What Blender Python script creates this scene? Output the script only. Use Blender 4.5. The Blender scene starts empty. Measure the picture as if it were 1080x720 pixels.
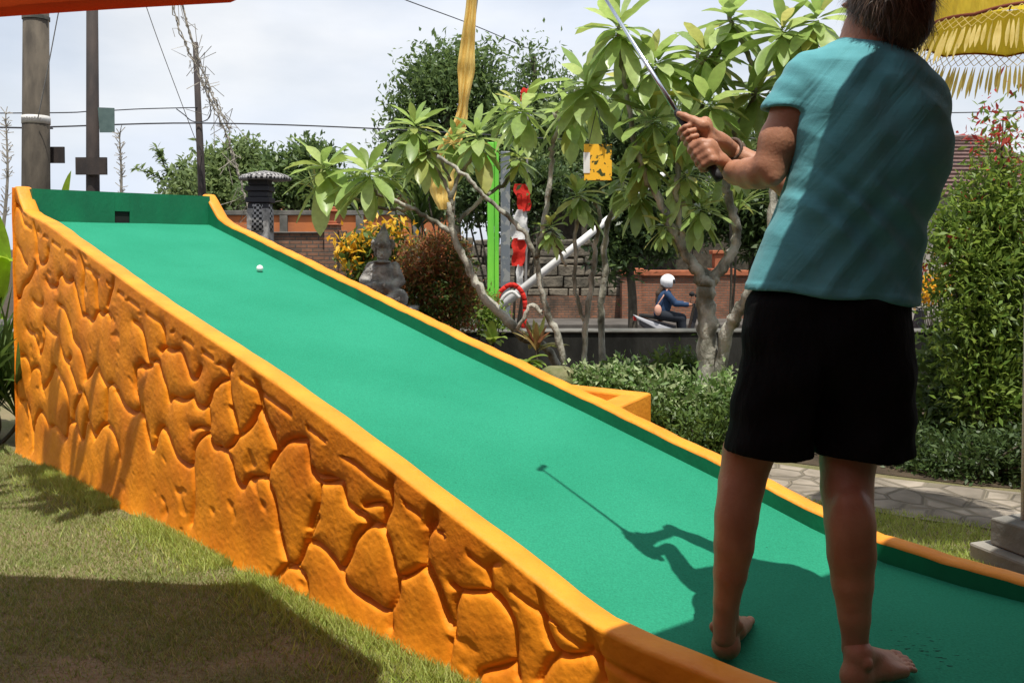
import bpy, math, random
import numpy as np
from mathutils import Vector, noise as mnoise
random.seed(7); RNG = np.random.default_rng(7)
SC = bpy.context.scene
COL = SC.collection

# ---------------------------------------------------------------- camera, sky, sun, exposure
F, HZ, H = 940., 262., 1.35
PIT = math.radians(1.6); CY = HZ + F * math.tan(PIT)      # small tilt, the rest of the low horizon is lens shift
cd = bpy.data.cameras.new('camera'); cam = bpy.data.objects.new('camera', cd); COL.objects.link(cam)
cam.location = (0, 0, H); cam.rotation_euler = (math.pi / 2 - PIT, 0, 0)
cd.sensor_width = 36; cd.lens = F / 1080 * 36; cd.clip_start = .05; cd.clip_end = 3000; cd.shift_y = (CY - 360) / 1080
SC.camera = cam
SUN = Vector((.071, -.338, 1)).normalized()
EL = math.asin(SUN.z); AZ = math.atan2(SUN.x, SUN.y)
wd = bpy.data.worlds.new('World'); SC.world = wd; wd.use_nodes = True
nt = wd.node_tree; nt.nodes.clear(); N = nt.nodes.new; Lk = nt.links.new
sky = N('ShaderNodeTexSky'); sky.sky_type = 'NISHITA'; sky.sun_disc = False
sky.sun_elevation = EL; sky.sun_rotation = AZ; sky.air_density = 1.1; sky.dust_density = 2.2; sky.ozone_density = 1.0
tc = N('ShaderNodeTexCoord'); mp = N('ShaderNodeMapping'); mp.inputs['Scale'].default_value = (1, 1, 2.6)
Lk(tc.outputs['Generated'], mp.inputs['Vector'])
nz = N('ShaderNodeTexNoise'); nz.inputs['Scale'].default_value = 2.6; nz.inputs['Detail'].default_value = 8; nz.inputs['Roughness'].default_value = .52
Lk(mp.outputs[0], nz.inputs['Vector'])
cr = N('ShaderNodeValToRGB'); cr.color_ramp.elements[0].position = .36; cr.color_ramp.elements[0].color = (.62, .62, .62, 1)
cr.color_ramp.elements[1].position = .66; cr.color_ramp.elements[1].color = (.97, .97, .97, 1)
Lk(nz.outputs[0], cr.inputs[0])
mx = N('ShaderNodeMix'); mx.data_type = 'RGBA'
Lk(cr.outputs[0], mx.inputs[0]); Lk(sky.outputs[0], mx.inputs[6])
nz2 = N('ShaderNodeTexNoise'); nz2.inputs['Scale'].default_value = 1.7; nz2.inputs['Detail'].default_value = 5
mp2 = N('ShaderNodeMapping'); mp2.inputs['Location'].default_value = (3.1, 1.7, .4); mp2.inputs['Scale'].default_value = (1, 1, 2)
Lk(tc.outputs['Generated'], mp2.inputs['Vector']); Lk(mp2.outputs[0], nz2.inputs['Vector'])
cr2 = N('ShaderNodeValToRGB'); cr2.color_ramp.elements[0].position = .38; cr2.color_ramp.elements[0].color = (6.6, 7.5, 9.1, 1)
cr2.color_ramp.elements[1].position = .62; cr2.color_ramp.elements[1].color = (9.6, 9.7, 9.9, 1)
Lk(nz2.outputs[0], cr2.inputs[0]); Lk(cr2.outputs[0], mx.inputs[7])
bg = N('ShaderNodeBackground'); bg.inputs[1].default_value = .098
ow = N('ShaderNodeOutputWorld'); Lk(mx.outputs[2], bg.inputs[0]); Lk(bg.outputs[0], ow.inputs[0])
sl = bpy.data.lights.new('sun', 'SUN'); sl.energy = 5.0; sl.angle = math.radians(.53); sl.color = (1, .955, .88)
so = bpy.data.objects.new('sun', sl); COL.objects.link(so); so.rotation_euler = (-SUN).to_track_quat('-Z', 'Y').to_euler()
SC.view_settings.view_transform = 'Standard'; SC.view_settings.look = 'None'; SC.view_settings.gamma = 1
SC.view_settings.exposure = 0.18
SC.cycles.max_bounces = 8; SC.cycles.transparent_max_bounces = 8

# ---------------------------------------------------------------- helpers
_c, _s = math.cos(PIT), math.sin(PIT)
def ray(x, y):
    u = (x - 540) / F; v = (CY - y) / F
    return np.array([u, _c + v * _s, -_s + v * _c])
O = np.array([0, 0, H])
def at(x, y, Y): r = ray(x, y); return O + r * (Y / r[1])
def gz(x, y, z=0.): r = ray(x, y); return O + r * ((z - H) / r[2])
def onpl(x, y, P, n): r = ray(x, y); return O + r * (np.dot(P - O, n) / np.dot(r, n))

def tag(o, label=None, cat=None, group=None, kind=None):
    if label: o['label'] = label
    if cat: o['category'] = cat
    if group: o['group'] = group
    if kind: o['kind'] = kind
    return o
def thing(name, label, cat, loc=(0, 0, 0), group=None, rz=0):
    o = bpy.data.objects.new(name, None); COL.objects.link(o); o.empty_display_size = .1
    o.location = tuple(float(v) for v in loc); o.rotation_euler = (0, 0, rz)
    return tag(o, label, cat, group)
def link(name, me, mat=None, parent=None, smooth=False):
    o = bpy.data.objects.new(name, me); COL.objects.link(o)
    if mat: me.materials.append(mat)
    if parent:
        o.parent = parent
        root = parent
        off = Vector((0, 0, 0))
        while root is not None:
            off += root.location; root = root.parent
        o.location = -off         # parts are given in world coordinates (roots unrotated)
    if smooth: me.polygons.foreach_set('use_smooth', [True] * len(me.polygons))
    return o
def npmesh(V, Fc, name='m'):
    V = np.asarray(V, float).reshape(-1, 3); Fc = np.asarray(Fc, int); n, k = Fc.shape
    me = bpy.data.meshes.new(name); me.vertices.add(len(V)); me.vertices.foreach_set('co', V.ravel())
    me.loops.add(n * k); me.loops.foreach_set('vertex_index', Fc.ravel())
    me.polygons.add(n); me.polygons.foreach_set('loop_start', np.arange(n) * k); me.polygons.foreach_set('loop_total', np.full(n, k))
    me.update(calc_edges=True); me.validate(); return me
class MB:
    def __init__(s): s.v = []; s.f = []
    def add(s, V, Fc):
        b = len(s.v); s.v += [tuple(map(float, p)) for p in V]; s.f += [tuple(b + i for i in f) for f in Fc]; return s
    def box(s, lo, hi, rz=0, piv=None, jit=0):
        lo = np.array(lo, float); hi = np.array(hi, float); c = (lo + hi) / 2 if piv is None else np.array(piv, float)
        V = []
        for z in (lo[2], hi[2]):
            for x, y in ((lo[0], lo[1]), (hi[0], lo[1]), (hi[0], hi[1]), (lo[0], hi[1])):
                p = np.array([x, y, z]) + (np.random.uniform(-jit, jit, 3) if jit else 0)
                q = p - c; V.append((c[0] + q[0] * math.cos(rz) - q[1] * math.sin(rz), c[1] + q[0] * math.sin(rz) + q[1] * math.cos(rz), p[2]))
        return s.add(V, [(3, 2, 1, 0), (4, 5, 6, 7), (0, 1, 5, 4), (1, 2, 6, 5), (2, 3, 7, 6), (3, 0, 4, 7)])
    def tube(s, P, R, n=8, cap=True):
        P = [np.array(p, float) for p in P]; m = len(P)
        if np.isscalar(R): R = [R] * m
        V = []; pu = None
        for i in range(m):
            t = P[min(i + 1, m - 1)] - P[max(i - 1, 0)]; t /= (np.linalg.norm(t) + 1e-9)
            if pu is None:
                a = np.array([0, 0, 1.]) if abs(t[2]) < .9 else np.array([1., 0, 0])
            else: a = pu
            u = a - t * np.dot(a, t); u /= np.linalg.norm(u); w = np.cross(t, u); pu = u
            for k in range(n):
                an = 2 * math.pi * k / n; V.append(P[i] + R[i] * (math.cos(an) * u + math.sin(an) * w))
        Fc = [(i * n + k, i * n + (k + 1) % n, (i + 1) * n + (k + 1) % n, (i + 1) * n + k) for i in range(m - 1) for k in range(n)]
        if cap: Fc += [tuple(range(n - 1, -1, -1)), tuple((m - 1) * n + k for k in range(n))]
        return s.add(V, Fc)
    def lathe(s, prof, c, n=20):
        V = []; m = len(prof)
        for r, z in prof:
            for k in range(n):
                a = 2 * math.pi * k / n; V.append((c[0] + r * math.cos(a), c[1] + r * math.sin(a), c[2] + z))
        Fc = [(i * n + k, i * n + (k + 1) % n, (i + 1) * n + (k + 1) % n, (i + 1) * n + k) for i in range(m - 1) for k in range(n)]
        Fc += [tuple(range(n - 1, -1, -1)), tuple((m - 1) * n + k for k in range(n))]
        return s.add(V, Fc)
    def build(s, name, mat, parent=None, smooth=False, bevel=0, weld=False):
        me = bpy.data.meshes.new(name); me.from_pydata(s.v, [], s.f); me.update()
        o = link(name, me, mat, parent, smooth)
        if bevel:
            b = o.modifiers.new('bevel', 'BEVEL'); b.width = bevel; b.segments = 2; b.limit_method = 'ANGLE'
        return o
def spline(P, n=6):
    P = [np.array(p, float) for p in P]
    if len(P) < 3: return P
    Q = [2 * P[0] - P[1]] + P + [2 * P[-1] - P[-2]]; out = []
    for i in range(1, len(Q) - 2):
        for k in range(n):
            t = k / n; a, b, c, d = Q[i - 1], Q[i], Q[i + 1], Q[i + 2]
            out.append(.5 * ((2 * b) + (c - a) * t + (2 * a - 5 * b + 4 * c - d) * t * t + (3 * b - a - 3 * c + d) * t ** 3))
    out.append(P[-1]); return out
def lerpR(R, m):
    return list(np.interp(np.linspace(0, 1, m), np.linspace(0, 1, len(R)), R))

# ---------------------------------------------------------------- materials
def M(name, col, rough=.7, col2=None, scale=8, detail=5, bump=0, bscale=None, metal=0, spec=.3, stretch=None, contrast=(.35, .65), sss=0, extra=None, trans=0):
    m = bpy.data.materials.new(name); m.use_nodes = True; t = m.node_tree; n = t.nodes; b = n['Principled BSDF']; l = t.links.new
    b.inputs['Roughness'].default_value = rough; b.inputs['Metallic'].default_value = metal
    b.inputs['Specular IOR Level'].default_value = spec
    b.inputs['Base Color'].default_value = (*col, 1)
    if sss: b.inputs['Subsurface Weight'].default_value = sss; b.inputs['Subsurface Radius'].default_value = (.5, .2, .1); b.inputs['Subsurface Scale'].default_value = .02
    tcn = n.new('ShaderNodeTexCoord'); mpn = n.new('ShaderNodeMapping'); l(tcn.outputs['Object'], mpn.inputs[0])
    if stretch: mpn.inputs['Scale'].default_value = stretch
    outc = None
    if col2 is not None:
        a = n.new('ShaderNodeTexNoise'); a.inputs['Scale'].default_value = scale; a.inputs['Detail'].default_value = detail; l(mpn.outputs[0], a.inputs['Vector'])
        r = n.new('ShaderNodeValToRGB'); r.color_ramp.elements[0].position = contrast[0]; r.color_ramp.elements[1].position = contrast[1]
        r.color_ramp.elements[0].color = (*col, 1); r.color_ramp.elements[1].color = (*col2, 1)
        l(a.outputs[0], r.inputs[0]); outc = r.outputs[0]; l(outc, b.inputs['Base Color'])
    if bump:
        a2 = n.new('ShaderNodeTexNoise'); a2.inputs['Scale'].default_value = bscale or scale * 4; a2.inputs['Detail'].default_value = 6; l(mpn.outputs[0], a2.inputs['Vector'])
        bp = n.new('ShaderNodeBump'); bp.inputs['Strength'].default_value = 1; bp.inputs['Distance'].default_value = bump
        l(a2.outputs[0], bp.inputs['Height']); l(bp.outputs[0], b.inputs['Normal'])
    if trans:
        tr = n.new('ShaderNodeBsdfTranslucent'); mxs = n.new('ShaderNodeMixShader'); mxs.inputs[0].default_value = trans
        if outc: l(outc, tr.inputs[0])
        else: tr.inputs[0].default_value = (*col, 1)
        l(b.outputs[0], mxs.inputs[1]); l(tr.outputs[0], mxs.inputs[2]); l(mxs.outputs[0], n['Material Output'].inputs[0])
    if extra: extra(t, b, mpn, outc)
    return m
def leafmat(name, cols, trans=.35, rough=.45, tcol=None):
    m = bpy.data.materials.new(name); m.use_nodes = True; t = m.node_tree; n = t.nodes; b = n['Principled BSDF']; l = t.links.new
    g = n.new('ShaderNodeNewGeometry'); r = n.new('ShaderNodeValToRGB'); r.color_ramp.interpolation = 'LINEAR'
    while len(r.color_ramp.elements) < len(cols): r.color_ramp.elements.new(.5)
    for i, c in enumerate(cols):
        r.color_ramp.elements[i].position = i / (len(cols) - 1); r.color_ramp.elements[i].color = (*c, 1)
    l(g.outputs['Random Per Island'], r.inputs[0])
    tcn = n.new('ShaderNodeTexCoord'); a = n.new('ShaderNodeTexNoise'); a.inputs['Scale'].default_value = 22; a.inputs['Detail'].default_value = 3
    l(tcn.outputs['Object'], a.inputs['Vector'])
    h = n.new('ShaderNodeHueSaturation'); mr = n.new('ShaderNodeMapRange'); mr.inputs[3].default_value = .65; mr.inputs[4].default_value = 1.35
    l(a.outputs[0], mr.inputs[0]); l(mr.outputs[0], h.inputs['Value']); l(r.outputs[0], h.inputs['Color'])
    l(h.outputs[0], b.inputs['Base Color']); b.inputs['Roughness'].default_value = rough; b.inputs['Specular IOR Level'].default_value = .4
    tr = n.new('ShaderNodeBsdfTranslucent'); hs = n.new('ShaderNodeHueSaturation'); hs.inputs['Value'].default_value = 1.5; hs.inputs['Hue'].default_value = .485
    l(h.outputs[0], hs.inputs['Color']); l(hs.outputs[0], tr.inputs[0])
    mxs = n.new('ShaderNodeMixShader'); mxs.inputs[0].default_value = trans; l(b.outputs[0], mxs.inputs[1]); l(tr.outputs[0], mxs.inputs[2])
    l(mxs.outputs[0], n['Material Output'].inputs[0]); return m
def brickmat(name, c1, c2, mortar, bw=.22, bh=.075, bump=.006, dirt=(.03, .028, .02), dirtamt=.5, msize=.012):
    m = bpy.data.materials.new(name); m.use_nodes = True; t = m.node_tree; n = t.nodes; b = n['Principled BSDF']; l = t.links.new
    tcn = n.new('ShaderNodeTexCoord'); sx = n.new('ShaderNodeSeparateXYZ'); cx = n.new('ShaderNodeCombineXYZ'); ad = n.new('ShaderNodeMath')
    l(tcn.outputs['Object'], sx.inputs[0]); l(sx.outputs[0], ad.inputs[0]); l(sx.outputs[1], ad.inputs[1]); l(ad.outputs[0], cx.inputs[0]); l(sx.outputs[2], cx.inputs[1])
    br = n.new('ShaderNodeTexBrick'); br.inputs['Scale'].default_value = 1; br.inputs['Brick Width'].default_value = bw; br.inputs['Row Height'].default_value = bh
    br.inputs['Mortar Size'].default_value = msize; br.inputs['Mortar Smooth'].default_value = .3
    br.inputs['Color1'].default_value = (*c1, 1); br.inputs['Color2'].default_value = (*c2, 1); br.inputs['Mortar'].default_value = (*mortar, 1)
    l(cx.outputs[0], br.inputs['Vector'])
    a = n.new('ShaderNodeTexNoise'); a.inputs['Scale'].default_value = 1.8; a.inputs['Detail'].default_value = 8; a.inputs['Roughness'].default_value = .65; l(tcn.outputs['Object'], a.inputs['Vector'])
    r = n.new('ShaderNodeValToRGB'); r.color_ramp.elements[0].position = .42; r.color_ramp.elements[1].position = .68
    r.color_ramp.elements[0].color = (0, 0, 0, 1); r.color_ramp.elements[1].color = (dirtamt,) * 3 + (1,)
    mx = n.new('ShaderNodeMix'); mx.data_type = 'RGBA'; l(a.outputs[0], r.inputs[0]); l(r.outputs[0], mx.inputs[0]); l(br.outputs[0], mx.inputs[6]); mx.inputs[7].default_value = (*dirt, 1)
    l(mx.outputs[2], b.inputs['Base Color']); b.inputs['Roughness'].default_value = .9
    bp = n.new('ShaderNodeBump'); bp.invert = True; bp.inputs['Distance'].default_value = bump; l(br.outputs[1], bp.inputs['Height']); l(bp.outputs[0], b.inputs['Normal'])
    return m
MT = {}
MT['orange'] = M('orange_paint', (.90, .305, .013), .6, (.70, .195, .009), 4, 10, .0028, 48, contrast=(.38, .72), spec=.25)
MT['railtop'] = M('orange_sunlit_rail', (.82, .31, .02), .55, (.70, .225, .013), 6, 9, .0035, 45, contrast=(.35, .7), spec=.35)  # same orange paint, made yellower to carry sunlight on the rails
MT['lawn'] = M('lawn_soil', (.13, .13, .05), .95, (.24, .19, .11), 3, 6, .02, 60)
MT['soil'] = M('soil', (.035, .025, .015), .95, (.07, .05, .03), 5, 6, .03, 20)
MT['grass'] = leafmat('grass_blades', [(.23, .27, .075), (.19, .28, .055), (.36, .35, .16), (.16, .25, .045), (.42, .39, .20)], .3, .6)
MT['grass2'] = leafmat('grass_blades_fresh', [(.30, .38, .07), (.36, .42, .10), (.26, .35, .055), (.46, .44, .18)], .3, .6)
MT['road'] = M('asphalt', (.07, .066, .06), .9, (.11, .10, .09), 3, 6, .004, 80)
MT['pave'] = M('pavement_concrete', (.11, .098, .085), .9, (.07, .062, .054), 2, 7, .004, 40)
MT['concrete'] = M('weathered_concrete', (.30, .28, .24), .9, (.13, .125, .11), 2.2, 8, .006, 30)
MT['dark_wall'] = M('mossy_dark_render', (.010, .010, .008), .95, (.060, .058, .05), 2.6, 8, .012, 18, stretch=(1, 1, .35), contrast=(.45, .85))
MT['cap'] = M('grey_coping', (.17, .16, .14), .9, (.07, .07, .06), 3, 7, .004, 30)
MT['brick'] = brickmat('red_brick', (.36, .13, .065), (.25, .10, .055), (.16, .13, .10))
MT['brick2'] = brickmat('old_brick', (.34, .15, .08), (.20, .11, .07), (.12, .10, .08), dirtamt=.8)
MT['terracotta'] = M('terracotta', (.46, .15, .07), .85, (.30, .10, .05), 4, 7, .004, 30)
MT['orange_wall'] = M('orange_render', (.50, .16, .05), .9, (.36, .13, .06), 1.6, 7, .003, 20)
MT['stone'] = M('rough_stone', (.21, .18, .135), .95, (.08, .072, .055), 2.2, 8, .03, 12)
MT['statue'] = M('carved_stone', (.36, .35, .33), .95, (.13, .125, .12), 12, 8, .006, 60)
MT['pole_c'] = M('pole_concrete', (.12, .10, .075), .9, (.05, .042, .033), 6, 8, .004, 60, stretch=(1, 1, .3))
MT['pole_d'] = M('pole_rusty_dark', (.055, .042, .036), .8, (.03, .025, .024), 8, 7, .003, 50, stretch=(1, 1, .3))
MT['wire'] = M('wire_black', (.03, .03, .035), .6)
MT['wire_grey'] = M('wire_grey', (.22, .21, .2), .6)
MT['white'] = M('white_paint', (.78, .77, .74), .5, (.62, .6, .56), 5, 6)
MT['ball'] = M('ball_white', (.85, .85, .83), .3)
MT['black'] = M('hole_shade_black', (.012, .014, .012), .9)
MT['red_cloth'] = M('red_cloth', (.72, .035, .02), .8, (.6, .03, .02), 12, 3, .01, 25, trans=.3)
MT['white_cloth'] = M('white_cloth', (.8, .79, .76), .8, (.7, .69, .66), 12, 3, .01, 25, trans=.3)
MT['yellow_cloth'] = M('yellow_cloth', (.85, .64, .22), .7, (.76, .50, .12), 5, 4, .01, 12, stretch=(4, 4, .6), trans=.35)
MT['parasol_yellow'] = M('parasol_yellow', (.86, .70, .06), .6, (.78, .60, .05), 9, 4, .004, 30, trans=.5)
MT['valance'] = M('parasol_valance', (.78, .60, .06), .6, (.64, .47, .045), 24, 3, .01, 40, stretch=(1, 1, .2), trans=.5)
MT['fringe'] = M('fringe_straw', (.74, .60, .22), .7, (.6, .46, .12), 20, trans=.4)
MT['parasol_red'] = M('parasol_red', (.80, .10, .02), .7, (.74, .085, .018), 6, 3, .002, 60, trans=.16)
MT['parasol_red2'] = M('parasol_red_dense', (.74, .10, .02), .8, (.66, .085, .018), 6, 3, .002, 60, trans=.03)  # translucency cut so the cast shade stays dark and less pink
MT['red_trim'] = M('red_trim', (.20, .045, .02), .7)
MT['green_post'] = M('green_post', (.20, .62, .06), .5, (.13, .5, .05), 7, 5, .003, 40, stretch=(1, 1, .2))
MT['grey_post'] = M('grey_post', (.15, .165, .19), .6, (.26, .26, .26), 9, 3, contrast=(.52, .56), stretch=(1, 1, .8))
MT['sheet'] = M('green_grey_sheet', (.10, .15, .14), .6, (.07, .11, .105), 8)
MT['bark'] = M('frangipani_bark', (.40, .385, .32), .85, (.12, .115, .085), 9, 9, .016, 40, stretch=(1, 1, .55), contrast=(.42, .6))
MT['bark_d'] = M('dark_bark', (.10, .085, .06), .9, (.05, .042, .03), 8, 7, .01, 30)
MT['tile'] = M('clay_tiles', (.50, .20, .12), .85, (.36, .15, .10), 14, 4, .03, 6)
MT['tile_b'] = M('brown_tiles', (.17, .10, .085), .85, (.10, .065, .06), 14, 4, .03, 8, stretch=(1, 1, 3))
MT['house'] = M('house_wall', (.42, .38, .32), .9, (.3, .27, .23), 2)
MT['dark_in'] = M('dark_interior', (.02, .018, .015), .9)
MT['skin'] = M('skin', (.44, .215, .125), .5, (.35, .155, .088), 11, 7, .0013, 110, spec=.3, sss=.10)
MT['hair'] = leafmat('hair', [(.04, .023, .014), (.10, .058, .034), (.19, .115, .07)], .05, .45)
MT['hair_b'] = M('hair_base', (.05, .03, .018), .7, (.085, .052, .032), 40, 3, .004, 60)
MT['shorts'] = M('shorts_black', (.005, .005, .0055), .95, (.008, .008, .0085), 10, 4, .02, 16, stretch=(1, 1, .4), spec=.08)
MT['steel'] = M('club_steel', (.62, .66, .72), .22, metal=1)
MT['grip'] = M('rubber_grip', (.015, .015, .016), .6, (.03, .03, .03), 80, 3, .001, 200)
MT['leather'] = M('bracelet_leather', (.06, .035, .025), .6, (.12, .08, .05), 90, 3, .001, 200)
MT['nail'] = M('nail', (.62, .36, .28), .3)
MT['leaf_fr'] = leafmat('frangipani_leaf', [(.22, .33, .085), (.31, .44, .13), (.18, .28, .065), (.42, .53, .20), (.15, .24, .05), (.46, .46, .14)], .45, .32)
MT['leaf_bright'] = leafmat('banana_leaf', [(.30, .46, .04), (.24, .42, .04)], .45, .4)
MT['leaf_bg'] = leafmat('tree_leaf', [(.09, .15, .045), (.14, .21, .065), (.06, .105, .033)], .4)
MT['leaf_bg2'] = leafmat('pale_tree_leaf', [(.14, .20, .07), (.20, .27, .10), (.10, .15, .05)], .4)
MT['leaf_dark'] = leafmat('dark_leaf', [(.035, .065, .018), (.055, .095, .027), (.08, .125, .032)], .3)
MT['leaf_mid'] = leafmat('shrub_leaf', [(.045, .085, .018), (.075, .13, .025), (.11, .17, .035), (.03, .06, .015)], .35)
MT['leaf_lime'] = leafmat('lime_shrub_leaf', [(.11, .20, .03), (.18, .28, .045), (.24, .33, .06), (.07, .13, .022)], .42)
MT['leaf_red'] = leafmat('red_tip_leaf', [(.42, .05, .035), (.5, .09, .05), (.28, .045, .03)], .4)
MT['leaf_copper'] = leafmat('copper_leaf', [(.30, .10, .045), (.40, .17, .055), (.15, .15, .04), (.22, .07, .035), (.12, .18, .04)], .35)
MT['leaf_croton'] = leafmat('croton_leaf', [(.70, .45, .02), (.62, .36, .02), (.8, .58, .05)], .35)
MT['leaf_var'] = leafmat('variegated_leaf', [(.28, .38, .16), (.45, .52, .28), (.09, .17, .04), (.16, .27, .07), (.07, .13, .03)], .35)
MT['leaf_strap'] = leafmat('strap_leaf', [(.10, .17, .03), (.16, .23, .05), (.22, .22, .06)], .35)
MT['leaf_cord'] = leafmat('cordyline_leaf', [(.22, .30, .05), (.45, .42, .12), (.25, .09, .05), (.16, .26, .05)], .35)
MT['dead'] = M('dry_straw', (.30, .27, .22), .9, (.2, .18, .15), 20)
MT['flower'] = leafmat('orange_flower', [(.85, .40, .02), (.85, .55, .05)], .3)
MT['signp'] = M('printed_sign', (.88, .47, .03), .6, (.05, .06, .015), 26, 6, contrast=(.54, .58))

# carpet with faint fibre and stains on the landing
def carpet_extra(t, b, mpn, outc):
    n = t.nodes; l = t.links.new
    sp = n.new('ShaderNodeTexNoise'); sp.inputs['Scale'].default_value = 150; sp.inputs['Detail'].default_value = 2; l(mpn.outputs[0], sp.inputs['Vector'])
    mr = n.new('ShaderNodeMapRange'); mr.inputs[3].default_value = .66; mr.inputs[4].default_value = 1.34; l(sp.outputs[0], mr.inputs[0])
    h = n.new('ShaderNodeHueSaturation'); l(outc, h.inputs['Color']); l(mr.outputs[0], h.inputs['Value'])
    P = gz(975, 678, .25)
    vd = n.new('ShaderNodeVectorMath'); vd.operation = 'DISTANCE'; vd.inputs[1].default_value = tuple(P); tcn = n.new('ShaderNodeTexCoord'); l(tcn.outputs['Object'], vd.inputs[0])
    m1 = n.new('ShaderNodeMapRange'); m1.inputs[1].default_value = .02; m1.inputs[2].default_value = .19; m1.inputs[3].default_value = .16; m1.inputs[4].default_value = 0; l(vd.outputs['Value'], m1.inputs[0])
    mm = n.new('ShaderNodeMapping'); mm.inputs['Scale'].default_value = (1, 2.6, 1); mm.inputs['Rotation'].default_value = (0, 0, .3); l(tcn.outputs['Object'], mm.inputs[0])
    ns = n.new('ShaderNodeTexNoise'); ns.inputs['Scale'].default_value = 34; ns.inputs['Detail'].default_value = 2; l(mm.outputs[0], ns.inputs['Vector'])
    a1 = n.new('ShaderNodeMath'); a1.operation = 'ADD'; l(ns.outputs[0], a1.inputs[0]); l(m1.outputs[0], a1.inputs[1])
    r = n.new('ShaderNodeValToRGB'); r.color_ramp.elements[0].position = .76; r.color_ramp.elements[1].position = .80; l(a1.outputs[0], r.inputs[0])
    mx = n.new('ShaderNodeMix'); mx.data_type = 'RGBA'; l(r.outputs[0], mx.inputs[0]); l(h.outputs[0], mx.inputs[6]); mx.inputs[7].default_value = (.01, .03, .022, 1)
    l(mx.outputs[2], b.inputs['Base Color'])
MT['carpet'] = M('green_carpet', (.020, .222, .124), .95, (.026, .252, .145), 1.7, 9, .0025, 200, spec=.1, contrast=(.35, .65), extra=carpet_extra)
MT['lining'] = M('green_painted_lining', (.006, .17, .075), .6, (.006, .13, .06), 7, 6, .002, 60, stretch=(1, 1, .5))

def shirt_extra(t, b, mpn, outc):
    n = t.nodes; l = t.links.new
    w = n.new('ShaderNodeTexWave'); w.bands_direction = 'Z'; w.inputs['Scale'].default_value = 50; w.inputs['Distortion'].default_value = 1.2; w.inputs['Detail'].default_value = 1
    l(mpn.outputs[0], w.inputs['Vector'])
    mr = n.new('ShaderNodeMapRange'); mr.inputs[3].default_value = .99; mr.inputs[4].default_value = 1.01; l(w.outputs[1], mr.inputs[0])
    h = n.new('ShaderNodeHueSaturation'); l(outc, h.inputs['Color']); l(mr.outputs[0], h.inputs['Value']); l(h.outputs[0], b.inputs['Base Color'])
    b.inputs['Sheen Weight'].default_value = .1
    tcn = n.new('ShaderNodeTexCoord'); prev = None
    for (rot, scl, sc_, dist, seed) in ((-40, (1, .3, .09), 17, .009, 0), (-32, (1, .3, .12), 46, .0018, 3), (80, (1, .3, .2), 22, .0025, 7), (0, (1, 1, 1), 600, .0006, 1)):
        mm = n.new('ShaderNodeMapping'); mm.vector_type = 'POINT'; mm.inputs['Rotation'].default_value = (0, math.radians(rot), 0); m2 = n.new('ShaderNodeMapping'); m2.inputs['Scale'].default_value = scl; m2.inputs['Location'].default_value = (seed, 0, 0)
        l(tcn.outputs['Object'], mm.inputs[0]); l(mm.outputs[0], m2.inputs[0])
        a = n.new('ShaderNodeTexNoise'); a.inputs['Scale'].default_value = sc_; a.inputs['Detail'].default_value = 3; a.inputs['Distortion'].default_value = .6; l(m2.outputs[0], a.inputs['Vector'])
        bp = n.new('ShaderNodeBump'); bp.inputs['Distance'].default_value = dist; l(a.outputs[0], bp.inputs['Height'])
        if prev: l(prev.outputs[0], bp.inputs['Normal'])
        prev = bp
    l(prev.outputs[0], b.inputs['Normal'])
MT['shirt'] = M('teal_shirt', (.11, .345, .372), .9, (.088, .295, .322), 9, 5, .005, 16, stretch=(1, 1, .5), spec=.15, extra=shirt_extra)

# flagstones
def paver_extra(t, b, mpn, outc):
    n = t.nodes; l = t.links.new
    v = n.new('ShaderNodeTexVoronoi'); v.feature = 'DISTANCE_TO_EDGE'; v.inputs['Scale'].default_value = 5.2
    v2 = n.new('ShaderNodeTexVoronoi'); v2.inputs['Scale'].default_value = 5.2
    l(mpn.outputs[0], v.inputs['Vector']); l(mpn.outputs[0], v2.inputs['Vector'])
    r = n.new('ShaderNodeValToRGB'); r.color_ramp.elements[0].position = .02; r.color_ramp.elements[1].position = .07; l(v.outputs['Distance'], r.inputs[0])
    mx = n.new('ShaderNodeMix'); mx.data_type = 'RGBA'; l(r.outputs[0], mx.inputs[0]); mx.inputs[6].default_value = (.17, .145, .105, 1); l(outc, mx.inputs[7])
    h = n.new('ShaderNodeHueSaturation'); sx = n.new('ShaderNodeSeparateColor'); l(v2.outputs['Color'], sx.inputs[0]); mr = n.new('ShaderNodeMapRange'); mr.inputs[3].default_value = .75; mr.inputs[4].default_value = 1.15
    l(sx.outputs[0], mr.inputs[0]); l(mr.outputs[0], h.inputs['Value']); l(mx.outputs[2], h.inputs['Color']); l(h.outputs[0], b.inputs['Base Color'])
    bp = n.new('ShaderNodeBump'); bp.inputs['Distance'].default_value = .012; l(r.outputs[0], bp.inputs['Height']); l(bp.outputs[0], b.inputs['Normal'])
MT['paver'] = M('flagstones', (.31, .265, .21), .9, (.17, .145, .11), 4.5, 7, extra=paver_extra)
def checker(name, sc):
    def ex(t, b, mpn, outc):
        n = t.nodes; l = t.links.new
        c = n.new('ShaderNodeTexChecker'); c.inputs['Scale'].default_value = sc; c.inputs['Color1'].default_value = (.34, .33, .32, 1); c.inputs['Color2'].default_value = (.02, .02, .02, 1)
        l(mpn.outputs[0], c.inputs['Vector']); l(c.outputs[0], b.inputs['Base Color'])
    return M(name, (.5, .5, .5), .9, extra=ex)
MT['poleng'] = checker('checkered_cloth', 24)

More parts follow.
